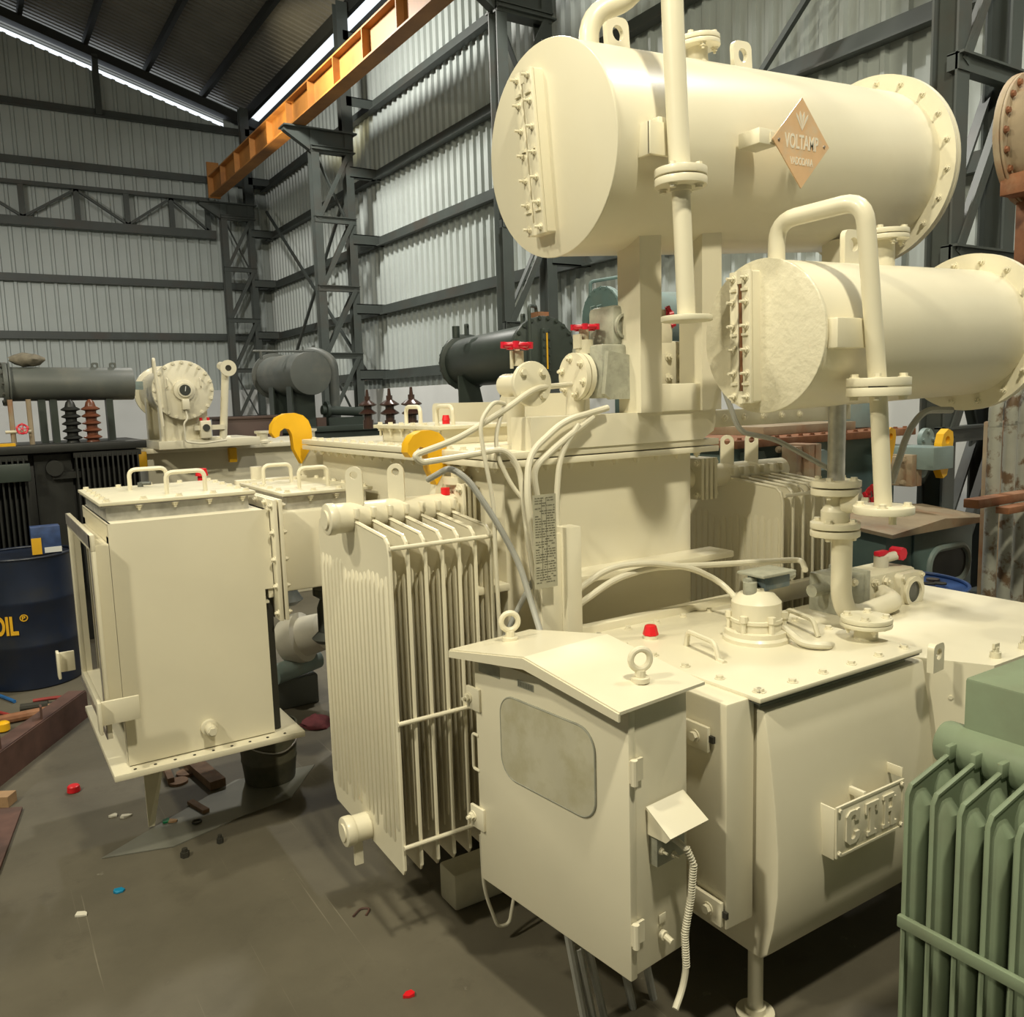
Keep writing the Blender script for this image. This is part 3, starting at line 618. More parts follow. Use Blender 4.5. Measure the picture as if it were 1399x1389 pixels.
b = MB(); b.box((c.x-w2*1.35, yd+.008, c.z-.02), (c.x-w2*.75, yd+.10, c.z+.03), .003); b.box((c.x-w2, yd+.004, c.z-.012), (c.x+w2*.95, yd+.01, c.z+.02)); build(b, 'sign_bracket', 'cream', ds)
b = MB(); b.box((c.x+w2*.6, yd+.008, c.z-.02), (c.x+w2*.95, yd+.1, c.z+.02), .003); build(b, 'sign_bracket', 'cream', ds)

# riser with goose neck on the smaller conservator
py = LCY-.30; a0 = P(1052, 340, Y=LCY-.12); e0 = P(1050, 305, Y=LCY-.12); e1 = P(1178, 272, Y=py); f0 = P(1200, 535, Y=py); f1 = P(1207, 695, Y=py)
b = MB(); a0 = L2+d2*.075+up2*.22; e0 = Vector((a0.x, a0.y, P(1050, 296, Y=LCY-.04).z)); b.tube([a0, e0, e1+Vector((.01, 0, .0)), f0], .0275, 16, .07); rs = build(b, 'vent_pipe', 'cream', TR)
for dz in (.0, .030):
    b = MB(); b.cyl(f0+Vector((0, 0, dz-.013)), f0+Vector((0, 0, dz+.013)), .094, seg=36, bev=.002); build(b, 'flange', 'cream', rs)
for k in range(4):
    t = k*math.pi/2+.55; o_ = Vector((.07*math.cos(t), .07*math.sin(t), 0)); bolt(rs, f0+o_+Vector((0, 0, .043)), (0, 0, 1), .012); bolt(rs, f0+o_-Vector((0, 0, .013)), (0, 0, -1), .012)
    bolt(rs, f1+o_+Vector((0, 0, .010)), (0, 0, 1), .012)
b = MB(); b.cyl(f0, f1, .027, seg=16); build(b, 'drop_pipe', 'cream', rs)
b = MB(); b.cyl(f1+Vector((0, 0, -.014)), f1+Vector((0, 0, .010)), .092, seg=36, bev=.003); build(b, 'flange', 'cream', rs)
b = MB(); b.cyl(f1+Vector((.02, -.02, -.05)), f1+Vector((.02, -.02, -.014)), .012, seg=8); build(b, 'drain_plug', 'cream', rs)
q = P(1160, 455, Y=LCY-.26); b = MB(); b.box((q.x-.075, LCY-.275, q.z-.045), (q.x+.075, LCY-.235, q.z+.045), .004); build(b, 'pipe_bracket', 'cream', rs)
# outlet of the smaller conservator down to the relay on the front tank
py = LCY-.02; g0 = P(1138, 540, Y=py); g1 = P(1142, 660, Y=py); g2 = P(1145, 716, Y=py); g3 = P(1147, 790, Y=py)
b = MB(); b.cyl((g1.x, py, g0.z+.05), g1, .030, seg=16); op = build(b, 'outlet_pipe', 'galv', TR)
for c_, dz in ((g1, 0), (g1, -.028), (g2, 0), (g2, -.028)):
    b = MB(); b.cyl(Vector((g1.x, py, c_.z+dz-.011)), Vector((g1.x, py, c_.z+dz+.011)), .085, seg=32, bev=.002); build(b, 'flange', 'cream', op)
for c_ in (g1, g2):
    for k in range(4):
        t = k*math.pi/2+.3; o_ = Vector((.063*math.cos(t), .063*math.sin(t), 0)); q = Vector((g1.x, py, c_.z)); bolt(op, q+o_+Vector((0, 0, .011)), (0, 0, 1), .012); bolt(op, q+o_-Vector((0, 0, .039)), (0, 0, -1), .012)
b = MB(); b.lathe([(.03, 0), (.048, .025), (.05, .07), (.03, .1), (.03, g1.z-g2.z)], (g1.x, py, g2.z-.02), (0, 0, 1), 18); b.cyl((g1.x, py-.03, (g1.z+g2.z)/2), (g1.x+.02, py-.09, (g1.z+g2.z)/2+.01), .03, .036); b.cyl((g1.x+.02, py-.09, (g1.z+g2.z)/2+.01), (g1.x+.03, py-.11, (g1.z+g2.z)/2+.01), .02); build(b, 'valve_body', 'cream', op)
handwheel(op, (g1.x+.20, py-.02, (g1.z+g2.z)/2+.0), (1, -.3, .1), .045)
# ------------------------------------------------------------------ radiators
def radiator(X0, n, pitch, Y0, Y1, zb, ztp, hy, xend, lugs=True, left=True):
    """fins in the YZ plane along a header that runs in X; returns the header part with its sub-parts"""
    hr = .05; hz = ztp+.02; xa = X0-.065; xb = X0+pitch*(n-1)
    b = MB()
    if left: b.cyl((xa, hy, hz), (xend, hy, hz), hr, seg=28); b.cyl((xa-.02, hy, hz), (xa+.012, hy, hz), hr*1.06, seg=28, bev=.006); b.cyl((xa-.026, hy, hz), (xa, hy, hz), hr*.62, seg=24)
    else: b.cyl((xend, hy, hz), (xb+.06, hy, hz), hr, seg=28)
    rd = build(b, 'radiator', 'cream', TR)
    zl = zb+.055
    b = MB(); b.cyl((xa, hy-.02, zl), (xend if left else xb+.05, hy-.02, zl), hr*.92, seg=28); b.cyl((xa-.03, hy-.02, zl), (xa+.005, hy-.02, zl), hr*1.02, seg=28, bev=.006); b.cyl((xa-.035, hy-.02, zl), (xa, hy-.02, zl), hr*.6, seg=24); b.bar((xa+.02, hy-.02, zl-.04), (xa+.02, hy-.02, zl-.13), .03, .012, (0, 1, 0)); build(b, 'bottom_header', 'cream', rd)
    # one fin: rounded plate with vertical flutes
    F = MB(); pl = [(Y1, zb+.09), (Y1-.03, zb+.03), (Y0+.012, zb), (Y0, zb+.02), (Y0, ztp-.07), (Y0+.008, ztp-.035), (Y0+.03, ztp-.012), (hy-.06, ztp+.01), (hy+.06, ztp+.01), (Y1-.05, ztp-.002), (Y1-.015, ztp-.015), (Y1, ztp-.05)]
    F.add([(-.003, y, z) for y, z in pl]+[(.003, y, z) for y, z in pl], [tuple(range(len(pl))), tuple(range(len(pl), 2*len(pl)))[::-1]]+[(k, (k+1) % len(pl), len(pl)+(k+1) % len(pl), len(pl)+k) for k in range(len(pl))])
    nr = 17; sp = (Y1-Y0-.03)/nr
    for k in range(nr):
        yc = Y0+.015+sp*(k+.5); z0 = zb+.085+.05*((k % 4 == 0)); z1 = ztp-.13-.012*((k % 4) == 1); w = sp*.42; dpt = .010
        if abs(yc-hy) < .07: z1 -= .02; z0 += .02
        rg = []
        for z, s_ in ((z0, .15), (z0+.02, 1), (z1-.02, 1), (z1, .15)):
            rg.append([(dpt*s_*math.cos(t), yc+w*(.4+.6*s_)*math.sin(t), z) for t in [2*math.pi*j/8 for j in range(8)]])
        F.ring(rg)
    # rounded leading edge bead
    F.tube([(0, Y0+.004, zb+.02), (0, Y0+.004, ztp-.07), (0, Y0+.012, ztp-.035), (0, Y0+.035, ztp-.016), (0, hy-.05, ztp+.008)], .0065, 6)
    me = meshonly(F, 'fin', 'cream')
    for k in range(n): shared('fin', me, Matrix.Translation((X0+pitch*k, 0, 0)), rd)
    for z in (ztp-.045, zb+(ztp-zb)*.46, zb+.10):
        b = MB(); b.cyl((X0-.005, Y0-.008, z), (xb+.012, Y0-.008, z), .0075, seg=10); build(b, 'tie_rod', 'cream', rd)
    me2 = MB(); me2.box((-.006, -.012, 0), (.006, .012, .02), .003)
    for k in range(n): b = MB(); b.box((X0+pitch*k-.007, hy-.07, hz+.0), (X0+pitch*k+.007, hy-.03, hz+.035), .004); build(b, 'fin_cleat', 'cream', rd)
    if lugs:
        for xx in (X0+.02, X0+.17):
            b = MB(); b.holed([(-.028, 0), (.028, 0)]+[(.028*math.cos(t), .10+.028*math.sin(t)) for t in [math.pi*j/8 for j in range(9)]], (0, .10), .013, (xx, hy-.006, hz+hr-.01), (.8, -.6, 0), (0, 0, 1), .014, 20); build(b, 'lifting_lug', 'cream', rd)
    return rd
RX0, RY0, RY1, RZB, RZT, RHY = 1.046, 2.335, 2.945, .30, 1.405, 2.64
ra_ = radiator(RX0, 7, .0598, RY0, RY1, RZB, RZT, RHY, TX0)
for xx in (1.435, 1.455, 1.475):
    b = MB(); b.box((xx-.006, RHY-.085, RZT+.02-.085), (xx+.006, RHY+.085, RZT+.02+.085), .002); build(b, 'flange', 'cream', ra_)
for s1 in (-1, 1):
    for s2 in (-1, 1): bolt(ra_, (1.481, RHY+.065*s1, RZT+.02+.065*s2), (1, 0, 0), .012, 'cream', .5); bolt(ra_, (1.429, RHY+.065*s1, RZT+.02+.065*s2), (-1, 0, 0), .012, 'cream', .5)
b = MB(); b.cyl((1.455, RHY, RZT+.10), (1.455, RHY, RZT+.125), .05, seg=24); b.cyl((1.455, RHY, RZT+.125), (1.455, RHY, RZT+.16), .022); build(b, 'valve_stem', 'cream', ra_)
b = MB(); b.cyl((1.40, RHY-.01, RZT+.065), (1.40, RHY-.01, RZT+.09), .016); build(b, 'vent_plug', 'redcap', ra_)
# the matching radiator on the far side of the tank
rb_ = radiator(2.70, 6, .062, 2.235, 2.86, .30, 1.43, 2.56, TX1, lugs=True, left=False)
for xx in (2.50, 2.525, 2.55, 2.575):
    b = MB(); b.box((xx-.008, 2.56-.085, 1.45-.085), (xx+.008, 2.56+.085, 1.45+.085), .002); build(b, 'flange', 'cream_dust', rb_)
for s2 in (-1, 1): bolt(rb_, (2.49, 2.56-.065, 1.45+.065*s2), (-1, 0, 0), .012, 'cream', .5); bolt(rb_, (2.585, 2.56-.065, 1.45+.065*s2), (1, 0, 0), .012, 'cream', .5)

# ------------------------------------------------------------------ cable box on the left
BX0, BX1, BY0, BY1, BZ0, BZ1 = .405, 1.0, 3.40, 4.2, .455, 1.385
b = MB(); b.prism([(BX0, BZ0), (BX1-.035, BZ0), (BX1-.035, 1.06), (BX1, 1.06), (BX1, BZ1), (BX0, BZ1)], (0, BY0+.012, 0), (1, 0, 0), (0, 0, 1), .012); b.box((BX0, BY1-.012, BZ0), (BX1, BY1, BZ1)); b.box((BX0, BY0+.006, BZ1-.012), (BX1, BY1, BZ1), .005); b.box((BX0+.002, BY0+.006, 1.0), (BX1-.02, BY1, 1.01))
b.box((BX0, BY0+.005, BZ1-.1), (BX0+.012, BY1, BZ1)); b.box((BX0, BY0+.005, BZ0), (BX0+.012, BY0+.06, BZ1-.05)); b.box((BX0, BY1-.08, BZ0), (BX0+.012, BY1, BZ1-.05))
b.box((BX1-.02, BY0+.01, 1.02), (BX1, BY1, BZ1)); cb = build(b, 'cable_box', 'cream', TR)
b = MB(); b.box((BX1-.03, BY0+.03, BZ0), (BX1+.0, BY1-.02, 1.02)); build(b, 'rear_shade_sheet', 'void', cb)  # dark sheet painted as the shade in the open lower side
b = MB(); b.box((BX0+.16, BY0+.02, BZ0+.01), (BX0+.17, BY1-.02, BZ1-.05)); build(b, 'inner_shade_sheet', 'void', cb)  # dark sheet standing in for the unlit inside of the box
b = MB(); b.box((.345, BY0-.055, BZ0-.03), (1.075, BY1+.06, BZ0-.005), .003); bp_ = build(b, 'base_plate', 'cream', cb)
for k in range(9): b = MB(); b.cyl((.42+.072*k, BY0-.032, BZ0-.006), (.42+.072*k, BY0-.032, BZ0-.003), .006, seg=8); build(b, 'bolt_hole', 'void', cb)
# frame around the side opening
fx0, fx1 = .335, .352; fy0, fy1, fz0, fz1 = 3.335, 4.15, .60, 1.36
for (ya, yb, za, zb) in ((fy0, fy1, fz1-.06, fz1), (fy0, fy1, fz0, fz0+.06), (fy0, fy0+.06, fz0+.06, fz1-.06), (fy1-.06, fy1, fz0+.06, fz1-.06)):
    b = MB(); b.box((fx0, ya, za), (fx1, yb, zb), .002); build(b, 'opening_frame', 'cream' if ya != yb else 'bare', cb)
b = MB(); b.box((fx0-.003, fy0-.003, fz1-.045), (fx0, fy1, fz1)); b.box((fx0-.003, fy0-.003, fz0), (fx0, fy0+.012, fz1)); b.box((fx0-.003, fy0, fz0), (fx0, fy1, fz0+.03)); build(b, 'gasket_strip', 'bare', cb)
for (ya, yb, za, zb) in ((fy0+.066, fy1-.045, fz1-.06, fz1-.048), (fy0+.066, fy1-.045, fz0+.048, fz0+.06), (fy0+.062, fy0+.072, fz0+.05, fz1-.05), (fy1-.06, fy1-.048, fz0+.06, fz1-.06)):
    b = MB(); b.box((fx1, ya, za), (BX0-.002 if ya < 3.5 else .375, yb, zb)); build(b, 'duct_wall', 'cream', cb)
# straps and stub
for (x, y, Y, w) in ((165, 970, 3.31, .13), (92, 903, 4.2, .06)):
    q = P(x, y, Y=Y); b = MB(); b.box((q.x-w/2, Y-.006, q.z-.045), (q.x+w/2, Y+.006, q.z+.045), .003); b.box((q.x-w/2-.012, Y-.03, q.z-.07), (q.x-w/2, Y+.03, q.z+.05), .003); build(b, 'strap', 'cream', cb)
q = P(285, 992, Y=BY0); b = MB(); b.cyl((q.x, BY0, q.z), (q.x, BY0-.02, q.z), .032, seg=20, bev=.004); b.cyl((q.x, BY0-.015, q.z), (q.x, BY0-.065, q.z), .021, seg=16, bev=.004); b.cyl((q.x, BY0-.06, q.z), (q.x, BY0-.075, q.z), .016, seg=6); build(b, 'earthing_stud', 'cream', cb)
# gusset leg
q = Vector((.52, 3.80, 0)); b = MB(); b.add([(.505, 3.80, .008), (.53, 3.80, .008), (.505, 3.79, .008), (.53, 3.79, .008), (.485, 3.66, BZ0-.03), (.62, 3.82, BZ0-.03), (.485, 3.65, BZ0-.03), (.62, 3.80, BZ0-.03)], [(0, 1, 5, 4), (2, 6, 7, 3), (0, 4, 6, 2), (1, 3, 7, 5), (4, 5, 7, 6), (0, 2, 3, 1)]); build(b, 'gusset_leg', 'cream', cb)
# raised lid with gasket rim, bolts and handles
def cover(parent, x0, x1, y0, y1, z, handles, hm='cream'):
    b = MB(); b.box((x0+.025, y0+.025, z), (x1-.025, y1-.025, z+.055)); rim = build(b, 'cover_rim', 'galv', parent)
    b = MB(); b.box((x0+.004, y0+.004, z+.055), (x1-.004, y1-.004, z+.061)); build(b, 'gasket', 'bare', parent)
    b = MB(); b.box((x0, y0, z+.061), (x1, y1, z+.074), .002); build(b, 'cover_plate', hm, parent)
    nx = max(3, int((x1-x0)/.13)); ny = max(3, int((y1-y0)/.13))
    for k in range(nx+1):
        xx = x0+.03+(x1-x0-.06)*k/nx
        for yy in (y0+.03, y1-.03): bolt(parent, (xx, yy, z+.074), (0, 0, 1), .011)
        if 0 < k: bolt(parent, (xx-.02, y0+.016, z+.055), (0, 0, -1), .011, 'cream', .8)
    for k in range(1, ny):
        yy = y0+.03+(y1-y0-.06)*k/ny
        for xx in (x0+.03, x1-.03): bolt(parent, (xx, yy, z+.074), (0, 0, 1), .011)
    for (xa, ya, xb, yb) in handles:
        b = MB(); b.tube([(xa, ya, z+.07), (xa, ya, z+.16), (xb, yb, z+.16), (xb, yb, z+.07)], .009, 8, .03); build(b, 'handle', 'cream', parent)
cover(cb, .39, .97, BY0+.06, BY1-.05, BZ1, (( .57, 3.93, .72, 3.93), (.66, 3.62, .81, 3.62)), 'cream_dust')
q = P(192, 665, Z=BZ1+.074); b = MB(); b.cyl(q, q+Vector((0, 0, .02)), .012, seg=8); b.cyl(q+Vector((0, 0, .015)), q+Vector((.04, -.02, .015)), .008, seg=8); build(b, 'wing_screw', 'dgrey', cb)
# bolted joint and the intermediate turret up to the tank
for xx in (1.012, 1.034):
    b = MB(); b.box((xx-.008, BY0-.05, .93), (xx+.008, BY1+.05, 1.425), .002); build(b, 'joint_flange', 'cream', cb)
for k in range(5): bolt(cb, (1.004, BY0-.03, .96+.11*k), (-1, 0, 0), .011, 'cream', .4); bolt(cb, (1.042, BY0-.03, .96+.11*k), (1, 0, 0), .011, 'cream', .6)
for k in range(5): bolt(cb, (1.004, BY0+.05+.13*k, 1.41), (-1, 0, 0), .011, 'cream', .4)
b = MB(); b.box((1.042, BY0+.02, 1.03), (1.5, BY1, 1.365), .012); it = build(b, 'bushing_turret', 'cream', TR)
cover(it, 1.07, 1.47, BY0+.03, BY1-.12, 1.365, ((1.14, 3.92, 1.27, 3.92), (1.20, 3.60, 1.33, 3.60)), 'cream_dust')
b = MB(); b.box((1.09, 4.21, 1.30), (1.45, 4.26, 1.44), .004); b.cyl((1.2, 4.24, 1.44), (1.2, 4.24, 1.50), .03); build(b, 'rear_flange', 'cream', it)
b = MB(); b.cyl((.95, 4.3, 1.42), (.95, 4.3, 1.47), .02); b.cyl((.95, 4.3, 1.47), (.95, 4.3, 1.505), .03, .024); build(b, 'vent_plug', 'redcap', it)
# porcelain post and cable clamp hidden under the turret
b = MB(); b.lathe([(.055, 0), (.075, .02), (.045, .05), (.045, .16), (.03, .2), (.06, .22), (.06, .25)], (1.30, 3.62, .73), (0, 0, 1), 20); build(b, 'bushing', 'dgrey', it)
# ------------------------------------------------------------------ tap changer tank at the front, with the CTR plate
CX0, CX1, CZ0, CZ1 = 1.70, 2.42, .25, .965
prof = [(1.462, CZ1), (1.44, .84), (1.422, .70), (1.412, .58), (1.412, .46), (1.425, .36), (1.445, .275), (1.47, CZ0), (2.36, CZ0), (2.36, CZ1)]
b = MB(); n = len(prof); A = [(CX0, y, z) for y, z in prof]; B_ = [(CX1, y, z) for y, z in prof]
b.add(A+B_, [tuple(range(n)), tuple(range(n, 2*n))[::-1]]+[(k, (k+1) % n, n+(k+1) % n, n+k) for k in range(n)])
bm = bmesh.new(); vs = [bm.verts.new(p) for p in b.v]; [bm.faces.new([vs[i] for i in f]) for f in b.f]
bmesh.ops.recalc_face_normals(bm, faces=bm.faces)
eds = [e for e in bm.edges if len(e.link_faces) == 2 and e.calc_face_angle(0) > math.radians(40)]
bmesh.ops.bevel(bm, geom=eds, offset=.008, segments=2, profile=.5, affect='EDGES')
b = MB(); b.frombm(bm); ct = build(b, 'tap_changer_tank', 'cream', TR, ang=30)
# wing that runs back to the right
wpoly = [(CX1-.01, 1.50), (2.52, 1.30), (3.35, 1.30), (3.35, 2.12), (CX1-.01, 2.12)]
b = MB(); b.prism(wpoly, (0, 0, CZ0+.05), (1, 0, 0), (0, 1, 0), CZ1-CZ0-.05); build(b, 'tank_wing', 'cream', ct)
for k in range(6): bolt(ct, (2.47, 1.40, .35+.1*k), (-.9, -.45, 0), .007) if k % 2 else None
lug(ct, P(1273, 915, Z=CZ1+.0), Vector((1, .1, 0)), Vector((0, 0, 1)), .065, .085, .017)
for (x, y) in ((1360, 898), (1399, 886)):
    q = P(x, y, Z=CZ1); b = MB(); b.cyl(q, q+Vector((0, 0, .018)), .016, seg=12); b.cyl(q+Vector((0, 0, .018)), q+Vector((0, 0, .034)), .010, seg=8); b.box((q.x-.014, q.y-.004, q.z+.03), (q.x+.014, q.y+.004, q.z+.045)); build(b, 'air_release', 'cream_dust', ct)
# lid plate on a raised frame
LX0, LX1, LY0, LY1 = 1.665, 2.385, 1.445, 2.20
b = MB(); b.box((LX0+.035, LY0+.035, CZ1), (LX1-.035, LY1-.03, CZ1+.024)); build(b, 'lid_frame', 'overspray', ct)
b = MB(); b.box((LX0+.006, LY0+.006, CZ1+.024), (LX1-.006, LY1, CZ1+.030)); build(b, 'gasket', 'dgrey', ct)
b = MB(); b.box((LX0, LY0, CZ1+.030), (LX1, LY1, CZ1+.044), .003); tl = build(b, 'lid_plate', 'cream', ct)
CT = CZ1+.044
for k in range(6):
    bolt(tl, (LX0+.04+k*.128, LY0+.035, CT), (0, 0, 1), .0105); bolt(tl, (LX0+.035, LY0+.04+k*.135, CT), (0, 0, 1), .0105); bolt(tl, (LX1-.035, LY0+.04+k*.135, CT), (0, 0, 1), .0105); bolt(tl, (LX0+.04+k*.128, LY1-.035, CT), (0, 0, 1), .0105)
    bolt(tl, (LX0+.018, LY0+.1+k*.13, CZ1+.03), (0, 0, -1), .009, 'dgrey')
b = MB(); b.box((LX0-.02, 2.20, CZ1), (3.0, 2.24, CZ1+.07), .004); build(b, 'rear_angle', 'cream', ct)
for (xa, ya, xb, yb) in ((938, 882, 982, 902),):
    p, q = P(xa, ya, Z=CT), P(xb, yb, Z=CT); b = MB(); b.tube([p, p+Vector((0, 0, .05))+(q-p)*.05, q+Vector((0, 0, .05))-(q-p)*.12, q], .0085, 8, .02); b.tube([q, q+(q-p).normalized()*.03], .0085, 8); build(b, 'handle', 'cream', tl)
p, q = P(1072, 850, Z=CT), P(1118, 870, Z=CT); b = MB(); b.tube([p, p+Vector((0, 0, .05))+(q-p)*.1, q+Vector((0, 0, .05))-(q-p)*.15, q], .0085, 8, .02); build(b, 'handle', 'cream_dust', tl)
q = P(889, 872, Z=CT); b = MB(); b.cyl(q, q+Vector((0, 0, .012)), .024, seg=16); build(b, 'plug_seat', 'cream', tl)
b = MB(); b.cyl(q+Vector((0, 0, .012)), q+Vector((0, 0, .045)), .026, .019, seg=8, bev=.003); build(b, 'vent_plug', 'redcap', tl)
# pressure relief device
q = P(1033, 872, Z=CT); b = MB()
b.lathe([(.105, 0), (.105, .012), (.098, .02), (.098, .035), (.078, .036), (.078, .06), (.082, .062), (.082, .072), (.078, .074), (.078, .125), (.055, .15), (.03, .16), (.03, .17)], q, (0, 0, 1), 36); pd = build(b, 'pressure_relief', 'cream', ct)
for k in range(6):
    t = k*math.pi/3+.25; o_ = Vector((.085*math.cos(t), .085*math.sin(t), 0)); b = MB(); b.cyl(q+o_+Vector((0, 0, .03)), q+o_+Vector((0, 0, .075)), .0085, seg=8); b.cyl(q+o_+Vector((0, 0, .07)), q+o_+Vector((0, 0, .09)), .013, seg=6); build(b, 'bolt', 'cream', ct)
tb = q+Vector((.03, 0, .17)); b = MB(); b.box(tb+Vector((-.03, -.035, -.01)), tb+Vector((.09, .04, .035)), .006); sw = build(b, 'alarm_switch', 'bluedev', ct)
b = MB(); b.box(tb+Vector((-.055, -.05, .036)), tb+Vector((.10, .06, .046)), .003); build(b, 'switch_cover', 'overspray', ct)
b = MB(); b.cyl(tb+Vector((-.06, .0, -.02)), tb+Vector((-.06, .0, .02)), .022); b.cyl(tb+Vector((-.07, .01, .02)), tb+Vector((-.03, .01, .02)), .012); build(b, 'switch_lever', 'overspray', ct)
b = MB(); b.cyl(tb+Vector((.09, 0, .015)), tb+Vector((.14, 0, .02)), .017, seg=10); build(b, 'cable_gland', 'overspray', ct)
# blanked flange on a short stub
q = P(1183, 872, Z=CT); b = MB(); b.cyl(q, q+Vector((0, 0, .055)), .036); b.cyl(q+Vector((0, 0, .042)), q+Vector((0, 0, .055)), .078, seg=32, bev=.002); sb = build(b, 'stub_pipe', 'cream_dust', ct)
b = MB(); b.cyl(q+Vector((0, 0, .057)), q+Vector((0, 0, .072)), .078, seg=32, bev=.002); build(b, 'blank_flange', 'cream_dust', ct)
bolts_on_circle(ct, q+Vector((0, 0, .072)), (0, 0, 1), .058, 4, .011, 'cream', .35); bolts_on_circle(ct, q+Vector((0, 0, .042)), (0, 0, -1), .058, 4, .01, 'cream', .35, 1.0)
# surge relay above the lid with elbow pipe
ry = py+.10; rc = P(1190, 806, Y=ry); rx, rz_ = rc.x, rc.z
b = MB(); b.box((rx-.13, ry-.08, rz_-.085), (rx+.17, ry+.08, rz_+.085), .014); sr = build(b, 'surge_relay', 'cream_dust', TR)
b = MB(); b.box((rx-.28, ry-.075, rz_-.10), (rx-.15, ry+.075, rz_+.10), .006); build(b, 'terminal_box', 'overspray', sr)
b = MB(); b.box((rx-.15, ry-.085, rz_-.11), (rx-.13, ry+.085, rz_+.11), .002); build(b, 'flange', 'overspray', sr)
b = MB(); b.prism(round_rect(.15, .15, .02, 4, rx+.025, rz_-.075), (0, ry-.08, 0), (1, 0, 0), (0, 0, 1), .03); build(b, 'window_pad', 'cream', sr)
b = MB(); b.washer((rx+.10, ry-.11, rz_), (0, -1, 0), .06, .042, .014, 28); build(b, 'window_frame', 'cream', sr)
b = MB(); b.cyl((rx+.10, ry-.114, rz_), (rx+.10, ry-.111, rz_), .043, seg=24); build(b, 'sight_glass', 'glass', sr)
for s1 in (-1, 1):
    for s2 in (-1, 1): bolt(sr, (rx+.10+.06*s1, ry-.11, rz_+.06*s2), (0, -1, 0), .009)
for s2 in (-1, 1): bolt(sr, (rx-.03, ry-.08, rz_+.055*s2), (0, -1, 0), .016, 'cream', .6); bolt(sr, (rx-.10, ry-.08, rz_+.06*s2), (0, -1, 0), .014, 'cream', .5); bolt(sr, (rx-.215, ry-.075, rz_-.075*s2), (0, -1, 0), .012)
b = MB(); b.tube([(g1.x, py-.03, g2.z-.02), (g1.x, py-.03, rz_+.06), (g1.x+.01, py-.045, rz_+.0), (g1.x+.06, py-.065, rz_-.015), (rx-.075, ry-.15, rz_-.005), (rx-.055, ry-.08, rz_+.01)], .036, 16, .07); build(b, 'elbow_pipe', 'cream', sr)
b = MB(); b.cyl((rx+.06, ry, rz_+.08), (rx+.06, ry, rz_+.13), .028); b.cyl((rx+.06, ry, rz_+.115), (rx+.12, ry-.03, rz_+.13), .018); build(b, 'test_cock', 'plaster', sr)
b = MB(); b.cyl((rx+.13, ry-.05, rz_+.135), (rx+.13, ry+.0, rz_+.135), .026, seg=8); build(b, 'cock_handle', 'red', sr)
b = MB(); b.box((rx+.03, ry-.015, rz_+.13), (rx+.09, ry+.015, rz_+.15), .005); build(b, 'cock_handle', 'red', sr)
b = MB(); b.cyl((rx-.2, ry-.03, rz_-.10), (rx-.2, ry-.03, rz_-.14), .026, seg=8); b.cyl((rx-.2, ry-.03, rz_-.14), (rx-.2, ry-.03, rz_-.17), .02, seg=8); build(b, 'cable_gland', 'overspray', sr)
b = MB(); b.cyl((rx-.28, ry, rz_+.05), (rx-.36, ry, rz_+.05), .024, seg=12); build(b, 'cable_gland', 'overspray', sr)
GL = Vector((rx-.15, ry-.02, rz_-.13))
# CTR plate
yp = 1.372
q0 = P(1137, 1108, Y=yp); q1 = P(1230, 1055, Y=yp); q2 = P(1141, 1175, Y=yp)
pw = q1.x-q0.x; ph_ = q0.z-q2.z; T = Matrix(((1, 0, 0, q2.x), (0, 0, -1, yp), (0, 1, 0, q2.z+.004), (0, 0, 0, 1)))
b = MB(T); b.box((0, 0, -.004), (pw, ph_, 0), .001); npl = build(b, 'nameplate', 'cream', TR, 'raised cream plate with the letters CTR')
b = MB(T)
for (xa, ya, xb, yb) in ((0, 0, pw, .006), (0, ph_-.006, pw, ph_), (0, .006, .006, ph_-.006), (pw-.006, .006, pw, ph_-.006)): b.box((xa, ya, 0), (xb, yb, .003))
build(b, 'plate_border', 'cream', npl)
for xa in (.012, pw-.012):
    for ya in (.012, ph_-.012): bolt(npl, T @ Vector((xa, ya, .002)), (0, -1, 0), .006)
def letter(ch, x, y, w, h):
    s_ = w*.26; b = MB(T); e = .006
    R_ = lambda x0, y0, x1, y1: b.box((x+x0*w, y+y0*h, 0), (x+x1*w, y+y1*h, e), .0012)
    if ch == 'C': b.prism([(x+w*a, y+h*c_) for a, c_ in ((.25, 0), (.75, 0), (1, .15), (1, .32), (.68, .32), (.68, .2), (.6, .14), (.42, .14), (.34, .2), (.34, .8), (.42, .86), (.6, .86), (.68, .8), (.68, .66), (1, .66), (1, 1), (.85, 1), (.75, .97), (.6, 1), (.25, 1), (0, .86), (0, .14))], (0, 0, 0), (1, 0, 0), (0, 1, 0), e)
    if ch == 'T': b.prism([(x+w*a, y+h*c_) for a, c_ in ((.15, 0), (.85, 0), (.85, .12), (.67, .12), (.67, .86), (.82, .86), (.82, .68), (1, .68), (1, 1), (0, 1), (0, .68), (.18, .68), (.18, .86), (.33, .86), (.33, .12), (.15, .12))], (0, 0, 0), (1, 0, 0), (0, 1, 0), e)
    if ch == 'R':
        R2 = lambda x0, y0, x1, y1: b.box((x+x0*w, y+y0*h, 0), (x+x1*w, y+y1*h, e))
        R2(.12, .11, .40, .88); R2(0, 0, .52, .11); R2(0, .88, .86, 1); R2(.72, .57, 1.02, .88); R2(.40, .46, .92, .57); R2(.64, .11, .92, .46); R2(.64, 0, 1.12, .11)
    build(b, 'letter', 'cream', npl)
for ch, fx in (('C', .13), ('T', .41), ('R', .67)): letter(ch, pw*fx, ph_*.17, pw*.19, ph_*.66)
